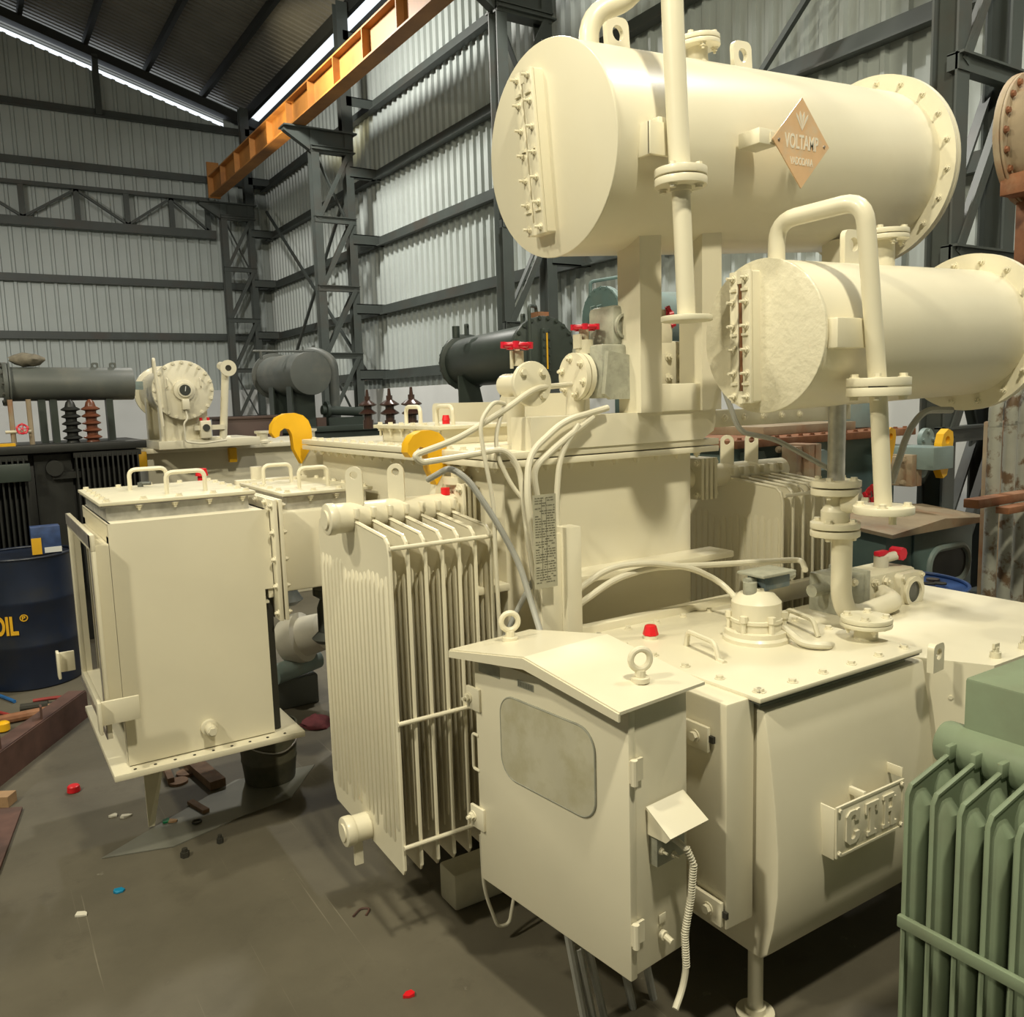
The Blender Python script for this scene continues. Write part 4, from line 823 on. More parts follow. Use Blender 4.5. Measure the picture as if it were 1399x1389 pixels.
for (xa, xb, ya, za, zb) in ((q2.x-.004, q2.x+.002, 1.44, q2.z, q0.z), (q2.x+pw-.004, q2.x+pw, 1.45, q1.z-.02, q1.z+.01), (q2.x+pw*.4, q2.x+pw*.4+.012, 1.44, q0.z-.01, q0.z+.012)):
    b = MB(); b.box((xa, yp+.002, za), (xb, ya, zb), .001); build(b, 'plate_bracket', 'cream', npl)
# jack leg under the front corner
lx, ly = 1.775, 1.55
b = MB(); b.cyl((lx, ly, .02), (lx, ly, CZ0+.02), .022, seg=18); b.cyl((lx, ly, .0), (lx, ly, .012), .055, seg=28); b.cyl((lx, ly, .012), (lx, ly, .03), .03, seg=20); build(b, 'jack_leg', 'cream', ct)
# carrier channel between tap changer tank and cabinet
k0 = P(992, 1272, X=1.585); k1 = P(985, 960, X=1.585)
b = MB(); b.box((1.585, k0.y, k0.z), (1.69, k0.y+.22, k1.z), .006); kc = build(b, 'cabinet_carrier', 'cream', TR)

# ------------------------------------------------------------------ control cabinet (turned a little towards the camera)
ca, sa = math.cos(math.radians(6)), math.sin(math.radians(6))
TC = Matrix(((ca, -sa, 0, 1.281), (sa, ca, 0, 1.502), (0, 0, 1, .352), (0, 0, 0, 1)))   # local x = depth, y = along the door, z = up
CW, CD, CH = .625, .205, .70
b = MB(TC); b.box((.012, .004, 0), (CD, CW-.004, CH), .004); cc = build(b, 'control_cabinet', 'cream', TR)
b = MB(TC); b.box((-.014, 0, -.006), (.010, CW, CH), .004); dr = build(b, 'door', 'cream', cc)
wy0, wy1, wz0, wz1 = .115, .50, .37, .615
b = MB(TC); pl = round_rect(wy1-wy0, wz1-wz0, .06, 7, wy0, wz0); b.prism([(-a, c_) for a, c_ in pl][::-1], (-.0145, 0, 0), (0, -1, 0), (0, 0, 1), .003); build(b, 'door_window', 'glassspray', cc)
b = MB(TC); b.tube([(-.0155, a, c_) for a, c_ in pl+[pl[0]]], .0032, 6); build(b, 'window_seal', 'overspray', cc)
# roof: two slopes with a folded front edge
rx0, rx1, ry0, ry1, rh = -.065, .245, -.022, .675, .055
rm = (ry0+ry1)/2; b = MB(TC)
for ya, yb in ((ry0, rm), (rm, ry1)):
    za, zb = (CH+.008, CH+.008+rh) if ya == ry0 else (CH+.008+rh, CH+.008)
    b.hexa([(rx0, ya, za), (rx1, ya, za), (rx1, yb, zb), (rx0, yb, zb), (rx0, ya, za+.008), (rx1, ya, za+.008), (rx1, yb, zb+.008), (rx0, yb, zb+.008)])
b.prism([(-ry0-.0, CH-.008), (-rm, CH+rh-.018), (-ry1, CH-.008), (-ry1, CH+.012), (-rm, CH+rh+.012), (-ry0, CH+.012)], (rx0+.002, 0, 0), (0, -1, 0), (0, 0, 1), .006)
build(b, 'roof', 'cream', cc)
b = MB(TC); b.prism([(-.01, CH-.005), (-rm, CH+rh-.01), (-CW+.01, CH-.005)], (.03, 0, 0), (0, -1, 0), (0, 0, 1), -.16); build(b, 'roof_infill', 'cream', cc)
def eye(px, py_):
    # eye bolt on the roof at local (x, y)
    z = CH+.016+rh*(1-abs(py_-rm)/(rm-ry0)); b = MB(TC); b.cyl((px, py_, z), (px, py_, z+.012), .024, seg=12); b.cyl((px, py_, z+.01), (px, py_, z+.03), .014, seg=10); b.torus((px, py_, z+.058), (.4, .9, 0), .026, .0085, 24, 10); build(b, 'eye_bolt', 'cream', cc)
eye(.09, .58); eye(.10, .065)
# hinges, latch plates, handle
for z in (.12, .545):
    b = MB(TC); b.cyl((-.006, -.010, z-.032), (-.006, -.010, z+.032), .009, seg=10); b.box((-.012, -.006, z-.028), (.03, .002, z+.028)); build(b, 'hinge', 'cream', cc)
for z in (.19, .565):
    b = MB(TC); b.box((-.022, CW-.03, z-.035), (-.012, CW+.035, z+.035), .002); build(b, 'latch_plate', 'cream', cc)
    bolt(cc, TC @ Vector((-.022, CW+.022, z)), TC.to_3x3() @ Vector((-1, 0, 0)), .012, 'cream', .9)
b = MB(TC); b.tube([(-.012, CW-.01, .34), (-.012, CW+.022, .34), (-.012, CW+.022, .45), (-.012, CW-.01, .45)], .005, 8, .01); build(b, 'door_handle', 'cream', cc)
# label patches
b = MB(TC); b.box((-.0152, .50, .655), (-.0142, .60, .69)); build(b, 'door_label', 'overspray', cc)
b = MB(TC); b.box((-.0152, .35, .655), (-.0142, .42, .675)); build(b, 'door_label', 'overspray', cc)
b = MB(TC)
for k in range(9): b.box((-.0158, .355+k*.007, .658), (-.0150, .359+k*.007, .672))
build(b, 'label_print', 'ink', cc)
# hooded socket on the side wall, flexible conduit, earth stud
b = MB(TC); hx0, hx1, hz = .045, .185, .41
b.add([(hx0, 0, hz+.02), (hx1, 0, hz+.02), (hx1, -.075, hz-.03), (hx0, -.075, hz-.03), (hx0, 0, hz+.028), (hx1, 0, hz+.028), (hx1+.002, -.08, hz-.024), (hx0-.002, -.08, hz-.024)], [(0, 1, 2, 3), (4, 7, 6, 5), (0, 4, 5, 1), (1, 5, 6, 2), (2, 6, 7, 3), (3, 7, 4, 0)])
b.prism([(0, hz+.02), (-.075, hz-.03), (-.06, hz-.045), (0, hz-.045)], (hx0+.004, 0, 0), (0, 1, 0), (0, 0, 1), .004); build(b, 'socket_hood', 'cream', cc)
b = MB(TC); b.box((.06, -.022, hz-.13), (.165, .004, hz-.04), .003); sk = build(b, 'socket', 'overspray', cc)
for (a, z) in ((.075, hz-.09), (.12, hz-.115), (.155, hz-.05)):
    bolt(cc, TC @ Vector((a, -.022, z)), TC.to_3x3() @ Vector((0, -1, 0)), .007, 'cream', 2.0)
pts = [TC @ Vector(p) for p in ((.118, -.02, hz-.07), (.125, -.06, hz-.085), (.14, -.07, hz-.13), (.143, -.06, hz-.22), (.13, -.05, hz-.32), (.135, -.05, hz-.42), (.12, -.05, hz-.47), (.08, -.06, hz-.50))]
b = MB(); b.tube(pts, .0085, 10, .05); fc = build(b, 'flexible_conduit', 'conduit', cc)
b = MB(); 
for i in range(len(pts)-4):
    a_, c_ = pts[i+1], pts[i+2]; m_ = max(2, int((c_-a_).length/.007))
    for k in range(m_): q_ = a_.lerp(c_, k/m_); b.torus(q_, c_-a_, .0085, .0016, 10, 4)
build(b, 'conduit_rib', 'conduit', cc)
b = MB(TC); b.cyl((.10, 0, .075), (.10, -.012, .075), .013, seg=12); b.cyl((.10, -.012, .075), (.10, -.035, .07), .008, seg=8); build(b, 'earth_stud', 'cream', cc)
b = MB(TC); b.box((.09, -.001, .105), (.115, .002, .13), .001); build(b, 'stud_label', 'cream', cc)
# mounting lugs between cabinet and carrier
for (x, y) in ((950, 1003), (968, 1238)):
    q = P(x, y, X=1.575); b = MB(); b.box((q.x-.006, q.y-.05, q.z-.035), (q.x+.006, q.y+.06, q.z+.035), .003); build(b, 'mounting_lug', 'cream', kc); bolt(kc, (q.x-.006, q.y-.005, q.z), (-1, 0, 0), .013)
    b = MB(); b.box((q.x-.001, q.y-.065, q.z-.006), (q.x+.008, q.y-.045, q.z+.012)); build(b, 'slot', 'void', kc)

# ------------------------------------------------------------------ rating plate on its stand, conduits
q0 = P(745, 740, Y=2.2); b = MB(); b.box((1.60, 2.19, CZ1-.4), (1.66, 2.25, 1.38), .003); b.box((1.52, 2.22, CZ1-.4), (1.60, 2.235, 1.36), .002); st = build(b, 'plate_stand', 'cream', TR)
p0, p1_ = P(728, 677, Y=2.18), P(762, 800, Y=2.18)
T = Matrix(((1, 0, 0, p0.x), (0, 0, -1, 2.18), (0, 1, 0, p1_.z), (0, 0, 0, 1))); w_ = p1_.x-p0.x; h_ = p0.z-p1_.z
b = MB(T); b.box((0, 0, -.003), (w_, h_, 0)); rp = build(b, 'rating_plate', 'plate', TR, 'painted over rating plate with faint rows of print')
b = MB(T); random.seed(3)
for k in range(34):
    z = h_*.97-h_*.93*k/34; xx = .006
    while xx < w_-.01:
        l = random.uniform(.004, .016); 
        if random.random() < .8: b.box((xx, z-.0028, 0), (min(xx+l, w_-.006), z, .0006))
        xx += l+.003
for xx in (.03, w_*.55): b.box((xx, h_*.1, 0), (xx+.0012, h_*.97, .0007))
build(b, 'plate_print', 'ink', rp)
def conduit(pts, r=.008, fil=.06, m='conduit'):
    b = MB(); b.tube([P(x, y, Y=Y) if len((x, y, Y)) == 3 else None for x, y, Y in pts], r, 10, fil); return build(b, 'conduit', m, TR)
conduit([(830, 557, 2.3), (770, 575, 2.28), (722, 620, 2.27), (720, 680, 2.24), (732, 760, 2.24), (742, 862, 2.24)], .011)
conduit([(810, 570, 2.29), (765, 605, 2.27), (728, 640, 2.27), (733, 675, 2.26), (745, 740, 2.25)], .011)
conduit([(790, 580, 2.28), (765, 620, 2.27), (760, 680, 2.26), (762, 745, 2.25)], .010)
conduit([(780, 525, 2.45), (730, 530, 2.36), (690, 560, 2.34), (625, 600, 2.34), (565, 622, 2.34), (575, 632, 2.34), (640, 622, 2.33), (690, 612, 2.31), (710, 640, 2.3), (722, 740, 2.25), (738, 850, 2.24)], .010)
conduit([(690, 552, 2.35), (675, 548, 2.33), (655, 575, 2.32), (660, 615, 2.31), (675, 690, 2.29), (677, 760, 2.29), (684, 885, 2.3)], .007)
conduit([(688, 556, 2.35), (677, 595, 2.33), (680, 625, 2.32), (700, 665, 2.30), (722, 690, 2.27)], .007)
conduit([(585, 655, 2.5), (615, 638, 2.36), (640, 655, 2.32), (680, 715, 2.28), (710, 770, 2.25), (728, 830, 2.2), (738, 862, 2.15)], .010, m='cable')
conduit([(730, 790, 2.25), (708, 830, 2.28), (680, 890, 2.33)], .009, m='cable')
conduit([(780, 813, 2.22), (830, 775, 2.2), (880, 768, 2.14), (945, 775, 2.12), (985, 795, 2.10), (1010, 822, 2.0)], .011)
conduit([(778, 835, 2.22), (840, 790, 2.18), (890, 775, 2.16), (960, 772, 2.13), (1095, 764, 2.1), (1100, 778, 1.99)], .011)
b = MB(); gg = Vector((rx-.2, ry-.03, rz_-.165)); b.tube([gg, gg+Vector((-.01, -.06, -.004)), P(1130, 882, Z=CT+.016), P(1098, 880, Z=CT+.016), P(1068, 856, Z=CT+.04), P(1055, 842, Z=CT+.06)], .0125, 10, .06); build(b, 'conduit', 'conduit', TR)
conduit([(657, 1140, 2.25), (661, 1215, 2.25), (680, 1266, 2.25), (696, 1262, 2.25), (708, 1190, 2.25)], .006)
for k, (xa, xb) in enumerate(((775, 800), (800, 828), (845, 870), (790, 812), (880, 900))):
    b = MB(); a_ = P(xa, 1270+8*k, Y=1.75); c_ = P(xb, 1400, Y=1.78); b.tube([a_, c_], .012, 8); build(b, 'conduit', 'cable', TR)
b = MB(); b.tube([P(985, 520, Y=2.3), P(1010, 590, Y=2.2), P(1060, 600, Y=2.2), P(1132, 640, Y=2.05)], .010, 8, .05); build(b, 'conduit', 'cable', TR)
b = MB(); b.tube([P(1300, 560, Y=1.9), P(1262, 560, Y=1.92), P(1240, 590, Y=1.95), P(1218, 660, Y=1.98)], .013, 8, .06); build(b, 'conduit', 'cable', TR)
# ================================================================== transformers standing behind
def simple_conservator(parent, A, B, r, m, fl_a=0.0, fl_b=0.0, nb=16, bm='steel', name='conservator'):
    A = Vector(A); B = Vector(B); d = (B-A).normalized(); b = MB(); b.cyl(A, B, r, seg=40, bev=.006); sh = build(b, name, m, parent)
    for E_, s_, q in ((A, 1, fl_a), (B, -1, fl_b)):
        if q:
            b = MB(); b.cyl(E_-d*s_*.02, E_+d*s_*.012, q, seg=40, bev=.004); build(b, 'flange', m, sh); b = MB(); b.cyl(E_+d*s_*.016, E_+d*s_*.03, q, seg=40, bev=.004); build(b, 'flange', m, sh)
            bolts_on_circle(sh, E_-d*s_*.02, -d*s_, (q+r)/2+.004, nb, .012, bm)
    return sh
# --- black finned transformer with grey conservator, far left
t = thing('finned_transformer', (.55, 7.7, 0), 'black finned transformer with dull grey conservator behind the blue oil drum', 'transformer')
b = MB(); b.box((-.3, 7.35, 0), (1.14, 8.1, 1.50), .01); tk = build(b, 'tank', 'black', t)
b = MB(); b.box((-.35, 7.18, 1.50), (1.19, 8.15, 1.56), .005); build(b, 'lid', 'black', t)
for xa, n in ((-.28, 18), (.68, 13)):
    b = MB()
    for k in range(n): b.box((xa+k*.036, 7.18, .45), (xa+k*.036+.012, 7.35, 1.47))
    b.box((xa-.01, 7.2, 1.45), (xa+n*.036, 7.35, 1.49)); o = build(b, 'cooling_fins', 'black', t); o['kind'] = 'stuff'
q = P(75, 645, Y=7.3); b = MB(); b.box((q.x-.02, 7.25, q.z-.05), (q.x+.2, 7.36, q.z)); b.box((.41, 7.3, .4), (.66, 7.35, 1.48)); b.cyl((.54, 7.30, 1.38), (.54, 7.22, 1.38), .06, seg=16); build(b, 'fill_panel', 'black', t)
q = P(20, 645, Y=7.16); b = MB(); b.box((q.x-.1, 7.12, q.z-.07), (q.x+.1, 7.17, q.z+.06), .004); build(b, 'terminal_box', 'dgreen', t)
ca_ = simple_conservator(t, (.295, 7.6, 2.02), (1.19, 7.6, 2.01), .13, 'dgrey', .165, 0, 12)
b = MB(); b.box((.16, 7.5, 1.92), (.29, 7.7, 2.13), .01); build(b, 'oil_level_box', 'dgrey', ca_)
for x in (.52, .6, 1.0):
    b = MB(); b.box((x-.025, 7.55, 1.56), (x+.025, 7.65, 1.92)); build(b, 'support_leg', 'dgreen', ca_)
for x in (.92, 1.05): lug(ca_, (x, 7.6, 2.13), Vector((1, 0, 0)), Vector((0, 0, 1)), .05, .05, .012, 'dgrey')
for x, m_ in ((.84, 'orangeporc'), (.70, 'black')):
    b = MB(); pr_ = [(.05, 0)]
    for k in range(5): pr_ += [(.04, .02+k*.055), (.068, .03+k*.055), (.068, .038+k*.055), (.04, .055+k*.055)]
    pr_ += [(.03, .31), (.01, .33)]
    b.lathe(pr_, (x, 7.42, 1.56), (0, 0, 1), 18); build(b, 'bushing', m_, t)
for x in (.30, .42):
    b = MB(); b.cyl((x, 7.4, 1.56), (x, 7.4, 1.9), .018, seg=8); build(b, 'vent_pipe', 'rustpaint', t)
b = MB(); b.cyl((.25, 7.38, 1.66), (.42, 7.38, 1.66), .012); build(b, 'valve', 'cream_dust', t); handwheel(t, (.36, 7.34, 1.68), (0, -1, .2), .035)
b = MB(); b.box((.12, 7.2, 1.56), (.30, 7.3, 1.58)); build(b, 'lifting_lug', 'yellow', t)
random.seed(5)
b = MB(); rg = []
for i in range(7):
    v_ = -1+2*i/6; rg.append([(.45+.12*v_+random.uniform(-.01, .01), 7.58+math.cos(a)*.06*(1.05-v_*v_*.8)*random.uniform(.75, 1.2), 2.205+math.sin(a)*.05*(1.05-v_*v_*.8)*random.uniform(.7, 1.3)) for a in [2*math.pi*k/10 for k in range(10)]])
b.ring(rg); tag(build(b, 'rag_bundle', 'cloth', ang=60), 'crumpled grey rag lying on the dull grey conservator', 'rag')
# --- second cream transformer with dial gauge
t = thing('transformer', (2.0, 8.4, 0), 'smaller cream transformer at the back with dial gauge on its conservator end', 'transformer')
b = MB(); b.box((1.30, 7.9, 0), (2.95, 9.2, 1.42), .01); build(b, 'tank', 'cream', t)
b = MB(); b.box((1.22, 7.8, 1.42), (3.03, 9.25, 1.46), .003); l2 = build(b, 'lid', 'cream', t)
for k in range(18): bolt(l2, (1.27+k*.1, 7.83, 1.46), (0, 0, 1), .014)
E_ = P(250, 533, Y=7.5); E_.y = 7.5; F_ = Vector((E_.x+.02, 8.5, E_.z))
c2 = simple_conservator(t, E_, F_, .205, 'cream', .245, .245, 20, 'cream')
b = MB(); b.cyl((E_.x, 7.5, E_.z), (E_.x, 7.44, E_.z), .085, seg=28, bev=.004); b.cyl((E_.x, 7.44, E_.z), (E_.x, 7.42, E_.z), .058, seg=24); b.box((E_.x-.028, 7.42, E_.z-.16), (E_.x+.028, 7.47, E_.z-.075), .004); dg = build(b, 'dial_gauge', 'cream', c2)
b = MB(); b.cyl((E_.x, 7.423, E_.z), (E_.x, 7.416, E_.z), .045, seg=24); build(b, 'dial_glass', 'glass', c2)
b = MB(); b.bar((E_.x, 7.414, E_.z-.01), (E_.x+.006, 7.414, E_.z+.03), .006, .003, (0, 1, 0)); build(b, 'pointer', 'white', c2)
b = MB(); b.tube([(E_.x, 7.45, E_.z-.16), (E_.x+.005, 7.43, E_.z-.24), (E_.x-.03, 7.42, E_.z-.27), (E_.x-.03, 7.42, 1.52), (E_.x+.1, 7.4, 1.50), (E_.x+.3, 7.4, 1.52)], .008, 8, .03); build(b, 'conduit', 'conduit', c2)
for s_ in (-1, 1):
    b = MB(); b.tube([(E_.x+s_*.13, 7.46, E_.z+.10), (E_.x+s_*.13, 7.43, E_.z+.09), (E_.x+s_*.13, 7.43, E_.z+.03), (E_.x+s_*.14, 7.46, E_.z+.02)], .006, 6, .01); build(b, 'handle', 'cream', c2)
for y in (7.58, 8.15):
    b = MB(); b.box((E_.x-.17, y, 1.48), (E_.x+.2, y+.02, E_.z-.08)); b.box((E_.x-.19, y-.03, 1.48), (E_.x-.17, y+.05, E_.z-.05)); build(b, 'saddle', 'cream', c2)
b = MB(); b.box((E_.x-.22, 7.52, 1.46), (E_.x+.62, 8.3, 1.53), .004); build(b, 'support_beam', 'cream', t)
b = MB(); b.tube([(E_.x-.17, 7.75, E_.z+.15), (E_.x-.17, 7.75, E_.z+.25), (E_.x-.23, 7.40, E_.z+.25), (E_.x-.20, 7.40, E_.z-.29)], .014, 10, .02); build(b, 'vent_pipe', 'cream', c2)
b = MB(); b.box((E_.x-.3, 7.9, E_.z+.02), (E_.x-.24, 7.93, E_.z+.09)); build(b, 'tag_plate', 'ltteal', c2)
h = P(305, 600, Y=7.55); g_ = P(310, 503, Y=7.5)
b = MB(); b.cyl((h.x, 7.55, h.z), (g_.x, 7.55, g_.z), .032, seg=14); b.cyl((g_.x, 7.7, g_.z+.03), (g_.x, 7.47, g_.z), .036, seg=14); b.washer((g_.x, 7.47, g_.z), (0, -1, 0), .068, .026, .02); b.cyl((h.x-.12, 7.55, h.z), (h.x+.06, 7.55, h.z), .03, seg=12); rp2 = build(b, 'riser_pipe', 'cream', t)
b = MB(); b.cyl((g_.x, 7.465, g_.z), (g_.x, 7.455, g_.z), .026, seg=14); build(b, 'pipe_mouth', 'void', t)
q = P(281, 584, Y=7.5); b = MB(); b.box((q.x-.045, 7.48, q.z-.09), (q.x+.045, 7.56, q.z+.06), .01); b.box((q.x-.09, 7.5, q.z-.02), (q.x+.16, 7.55, q.z+.02)); gr = build(b, 'gas_relay', 'cream', t)
b = MB(); b.cyl((q.x, 7.48, q.z), (q.x, 7.468, q.z), .03, seg=16); build(b, 'sight_glass', 'glass', gr)
for s_ in (-.03, .03): b = MB(); b.cyl((q.x+s_, 7.52, q.z+.06), (q.x+s_, 7.52, q.z+.085), .012); build(b, 'red_cap', 'redcap', gr)
for x, y in ((195, 628), (318, 622)):
    q = P(x, y, Y=7.78); b = MB(); b.box((q.x-.04, 7.74, q.z-.06), (q.x+.03, 7.8, q.z+.07), .008); build(b, 'lifting_hook', 'yellow', t)
for xx in (2.3, 2.75):
    b = MB(); b.lathe([(.07, 0), (.07, .02), (.05, .03), (.05, .08), (.07, .09), (.07, .11)], (xx, 7.86, 1.46), (0, 0, 1), 16); build(b, 'stub_flange', 'cream', t)
# --- brown steel tank
q = P(340, 568, Y=9.6); b = MB(); b.box((2.36, 9.45, .0), (3.0, 10.0, q.z), .01); b.box((2.34, 9.43, q.z-.03), (3.02, 10.02, q.z), .004); tag(build(b, 'steel_tank', 'brown'), 'plain brown steel tank between the dial gauge transformer and the far column', 'tank')
# --- grey transformer with flat ended conservator
t = thing('transformer', (3.8, 11.0, 0), 'dark grey transformer with flat ended conservator in front of the far columns', 'transformer')
E_ = P(425, 510, Y=10.5); F_ = Vector((E_.x-.0, 12.0, E_.z+.02))
c3 = simple_conservator(t, E_, F_, .27, 'dgrey', 0, .32, 16)
for y in (10.75, 11.5):
    b = MB(); b.box((E_.x-.2, y, 1.5), (E_.x+.12, y+.03, E_.z-.15)); b.box((E_.x-.22, y-.1, 1.5), (E_.x-.2, y+.1, E_.z-.12)); build(b, 'saddle', 'dgreen', c3)
b = MB(); b.box((3.1, 10.4, 0), (4.7, 11.6, 1.45), .01); build(b, 'tank', 'dgreen', t)
b = MB(); b.box((3.05, 10.35, 1.45), (4.75, 11.65, 1.52), .004); build(b, 'lid', 'dgreen', t)
b = MB(); b.tube([(E_.x+.45, 10.9, 1.5), (E_.x+.45, 10.9, E_.z+.18), (E_.x+.28, 11.1, E_.z+.32), (E_.x+.1, 11.3, E_.z+.26)], .07, 12, .12); build(b, 'riser_pipe', 'dgrey', t)
b = MB(); b.cyl((E_.x+.15, 10.6, 1.72), (E_.x+.7, 10.6, 1.68), .06, seg=14); b.cyl((E_.x+.2, 10.6, 1.72), (E_.x+.24, 10.6, 1.72), .11, seg=18); b.box((E_.x+.2, 10.5, 1.52), (E_.x+.75, 10.7, 1.62)); build(b, 'relay_pipe', 'dgreen', t)
b = MB(); b.tube([(E_.x-.6, 10.9, E_.z+.3), (E_.x+.2, 10.9, E_.z+.3)], .015, 8); b.cyl((E_.x+.05, 10.9, E_.z+.24), (E_.x+.05, 10.9, E_.z+.36), .012); b.cyl((E_.x-.5, 10.9, E_.z+.2), (E_.x-.5, 10.9, E_.z+.3), .02); build(b, 'vent_pipe', 'dgrey', c3)
b = MB(); b.box((E_.x+.0, 10.38, 1.52), (E_.x+.12, 10.42, 1.63)); build(b, 'warning_plate', 'brown', t)
# --- dark green transformer with gauge strip
t = thing('transformer', (3.4, 5.6, 0), 'dark green transformer whose bolted conservator shows behind the red handwheel valve', 'transformer')
E_ = P(742, 480, Y=4.8); F_ = P(637, 495, Y=6.3); F_.z = E_.z
c4 = simple_conservator(t, E_, F_, .20, 'dgreen', .235, .235, 22, 'dgreen')
b = MB(); b.box((E_.x-.03, 4.755, E_.z-.15), (E_.x+.03, 4.79, E_.z+.15), .004); ga = build(b, 'level_gauge', 'dgreen', c4)
b = MB(); b.cyl((E_.x, 4.75, E_.z-.12), (E_.x, 4.75, E_.z+.12), .006, seg=8); build(b, 'sight_tube', 'drumtext', c4)
for k in range(6):
    for s_ in (-.022, .022): bolt(c4, (E_.x+s_, 4.755, E_.z-.13+k*.052), (0, -1, 0), .007, 'dgreen')
b = MB(); b.tube([(E_.x-.16, 4.72, E_.z-.08), (E_.x-.16, 4.72, E_.z+.29), (E_.x+.02, 4.9, E_.z+.31), (E_.x+.02, 4.9, E_.z+.18)], .012, 8, .04); build(b, 'vent_pipe', 'dgreen', c4)
b = MB(); b.box((E_.x-.0, 4.85, E_.z+.19), (E_.x+.09, 4.95, E_.z+.27)); build(b, 'top_cap', 'rust', c4)
for y in (5.1, 5.9): lug(c4, (E_.x+.03, y, E_.z+.19), Vector((.8, .6, 0)), Vector((0, 0, 1)), .05, .09, .014, 'dgreen')
b = MB(); b.cyl((E_.x, 6.0, E_.z+.18), (E_.x, 6.0, E_.z+.27), .03); build(b, 'stub_pipe', 'dgreen', c4)
b = MB(); b.prism([(-.12, 1.5), (.16, 1.5), (.05, E_.z-.12), (-.12, E_.z-.12)], (E_.x, 5.0, 0), (1, 0, 0), (0, 0, 1), .02); build(b, 'saddle', 'dgreen', c4)
b = MB(); b.prism([(-.12, 1.5), (.16, 1.5), (.05, E_.z-.12), (-.12, E_.z-.12)], (E_.x+.12, 6.0, 0), (1, 0, 0), (0, 0, 1), .02); build(b, 'saddle', 'dgreen', c4)
b = MB(); b.box((2.95, 4.75, 0), (3.8, 6.3, 1.44), .01); build(b, 'tank', 'dgreen', t); b = MB(); b.box((2.9, 4.72, 1.44), (3.83, 6.35, 1.5), .004); build(b, 'lid', 'dgreen', t)
# --- teal transformer with large conservator further back
t = thing('transformer', (4.6, 5.2, 0), 'teal transformer with pale dusty conservator seen between the two support posts', 'transformer')
E_ = P(825, 434, Y=5.2); F_ = Vector((5.25, 5.2, E_.z+.03))
c5 = simple_conservator(t, E_, F_, .20, 'ltteal', .235, 0, 20, 'teal')
b = MB(); b.cyl(E_-Vector((.034, 0, 0)), E_-Vector((.03, 0, 0)), .23, seg=36); build(b, 'end_cover', 'teal', c5)
b = MB(); b.tube([E_+Vector((-.05, -.03, -.02)), E_+Vector((-.09, -.03, .03)), E_+Vector((-.09, -.03, .08)), E_+Vector((-.05, -.03, .09))], .007, 6); b.tube([E_+Vector((-.05, .05, -.02)), E_+Vector((-.09, .05, .03)), E_+Vector((-.09, .05, .08)), E_+Vector((-.05, .05, .09))], .007, 6); build(b, 'handle', 'teal', c5)
b = MB(); b.tube([E_+Vector((.0, .16, .15)), E_+Vector((.0, .16, .29)), E_+Vector((.25, .0, .33)), E_+Vector((.25, .0, .18))], .014, 8, .03); build(b, 'vent_pipe', 'teal', c5)
b = MB(); b.cyl((4.95, 5.15, E_.z+.18), (4.95, 5.15, E_.z+.32), .028); build(b, 'stub_pipe', 'teal', c5)
for x in (4.4, 5.0): b = MB(); b.box((x-.02, 5.1, 1.48), (x+.02, 5.3, E_.z-.15)); build(b, 'saddle', 'teal', c5)
b = MB(); b.box((3.98, 4.75, 0), (5.3, 5.7, 1.42), .01); build(b, 'tank', 'teal', t); b = MB(); b.box((3.95, 4.72, 1.42), (5.33, 5.73, 1.48), .004); build(b, 'lid', 'teal', t)
# --- teal transformer on the right with valves
t = thing('transformer', (4.5, 3.85, 0), 'teal transformer with dusty rust red lid and yellow hooks behind the vertical pipes', 'transformer')
b = MB(); b.box((3.7, 3.42, 0), (5.25, 4.35, 1.48), .01); build(b, 'tank', 'teal', t)
b = MB(); b.box((3.62, 3.32, 1.48), (5.32, 4.42, 1.525), .004); l5 = build(b, 'lid', 'rust', t)
for k in range(16): bolt(l5, (3.68+k*.105, 3.36, 1.525), (0, 0, 1), .013, 'rust')
b = MB(); b.box((4.1, 3.55, 1.525), (5.0, 4.1, 1.58), .004); build(b, 'cover_plate', 'rustpaint', t)
b = MB(); b.box((4.95, 3.6, 1.53), (5.3, 3.95, 1.72), .004); build(b, 'junction_box', 'ltteal', t)
for x, y in ((1112, 628), (1248, 640)):      # butterfly valves on radiator stubs
    q = P(x, y, Y=3.2); b = MB(); b.cyl((q.x+.02, 3.42, q.z), (q.x+.02, 3.15, q.z), .06, seg=18); v_ = build(b, 'radiator_valve', 'ltteal', t)
    b = MB(); b.box((q.x-.16, 3.11, q.z-.10), (q.x-.11, 3.29, q.z+.10), .003); b.box((q.x-.10, 3.11, q.z-.10), (q.x-.05, 3.29, q.z+.10), .003); b.box((q.x-.22, 3.15, q.z-.09), (q.x-.16, 3.25, q.z+.09), .003); build(b, 'valve_flange', 'rustpaint', v_)
    for s1 in (-.07, .07):
        for s2 in (3.13, 3.27): bolt(v_, (q.x-.22, s2, q.z+s1), (-1, -.4, 0), .015, 'rustpaint', .6)
q = P(1262, 598, Y=3.25); b = MB(); b.cyl((q.x, 3.25, q.z-.01), (q.x, 3.22, q.z-.01), .075, seg=24); bf = build(b, 'blank_flange', 'ltteal', t); bolts_on_circle(bf, (q.x, 3.22, q.z-.01), (0, -1, 0), .055, 4, .013, 'ltteal')
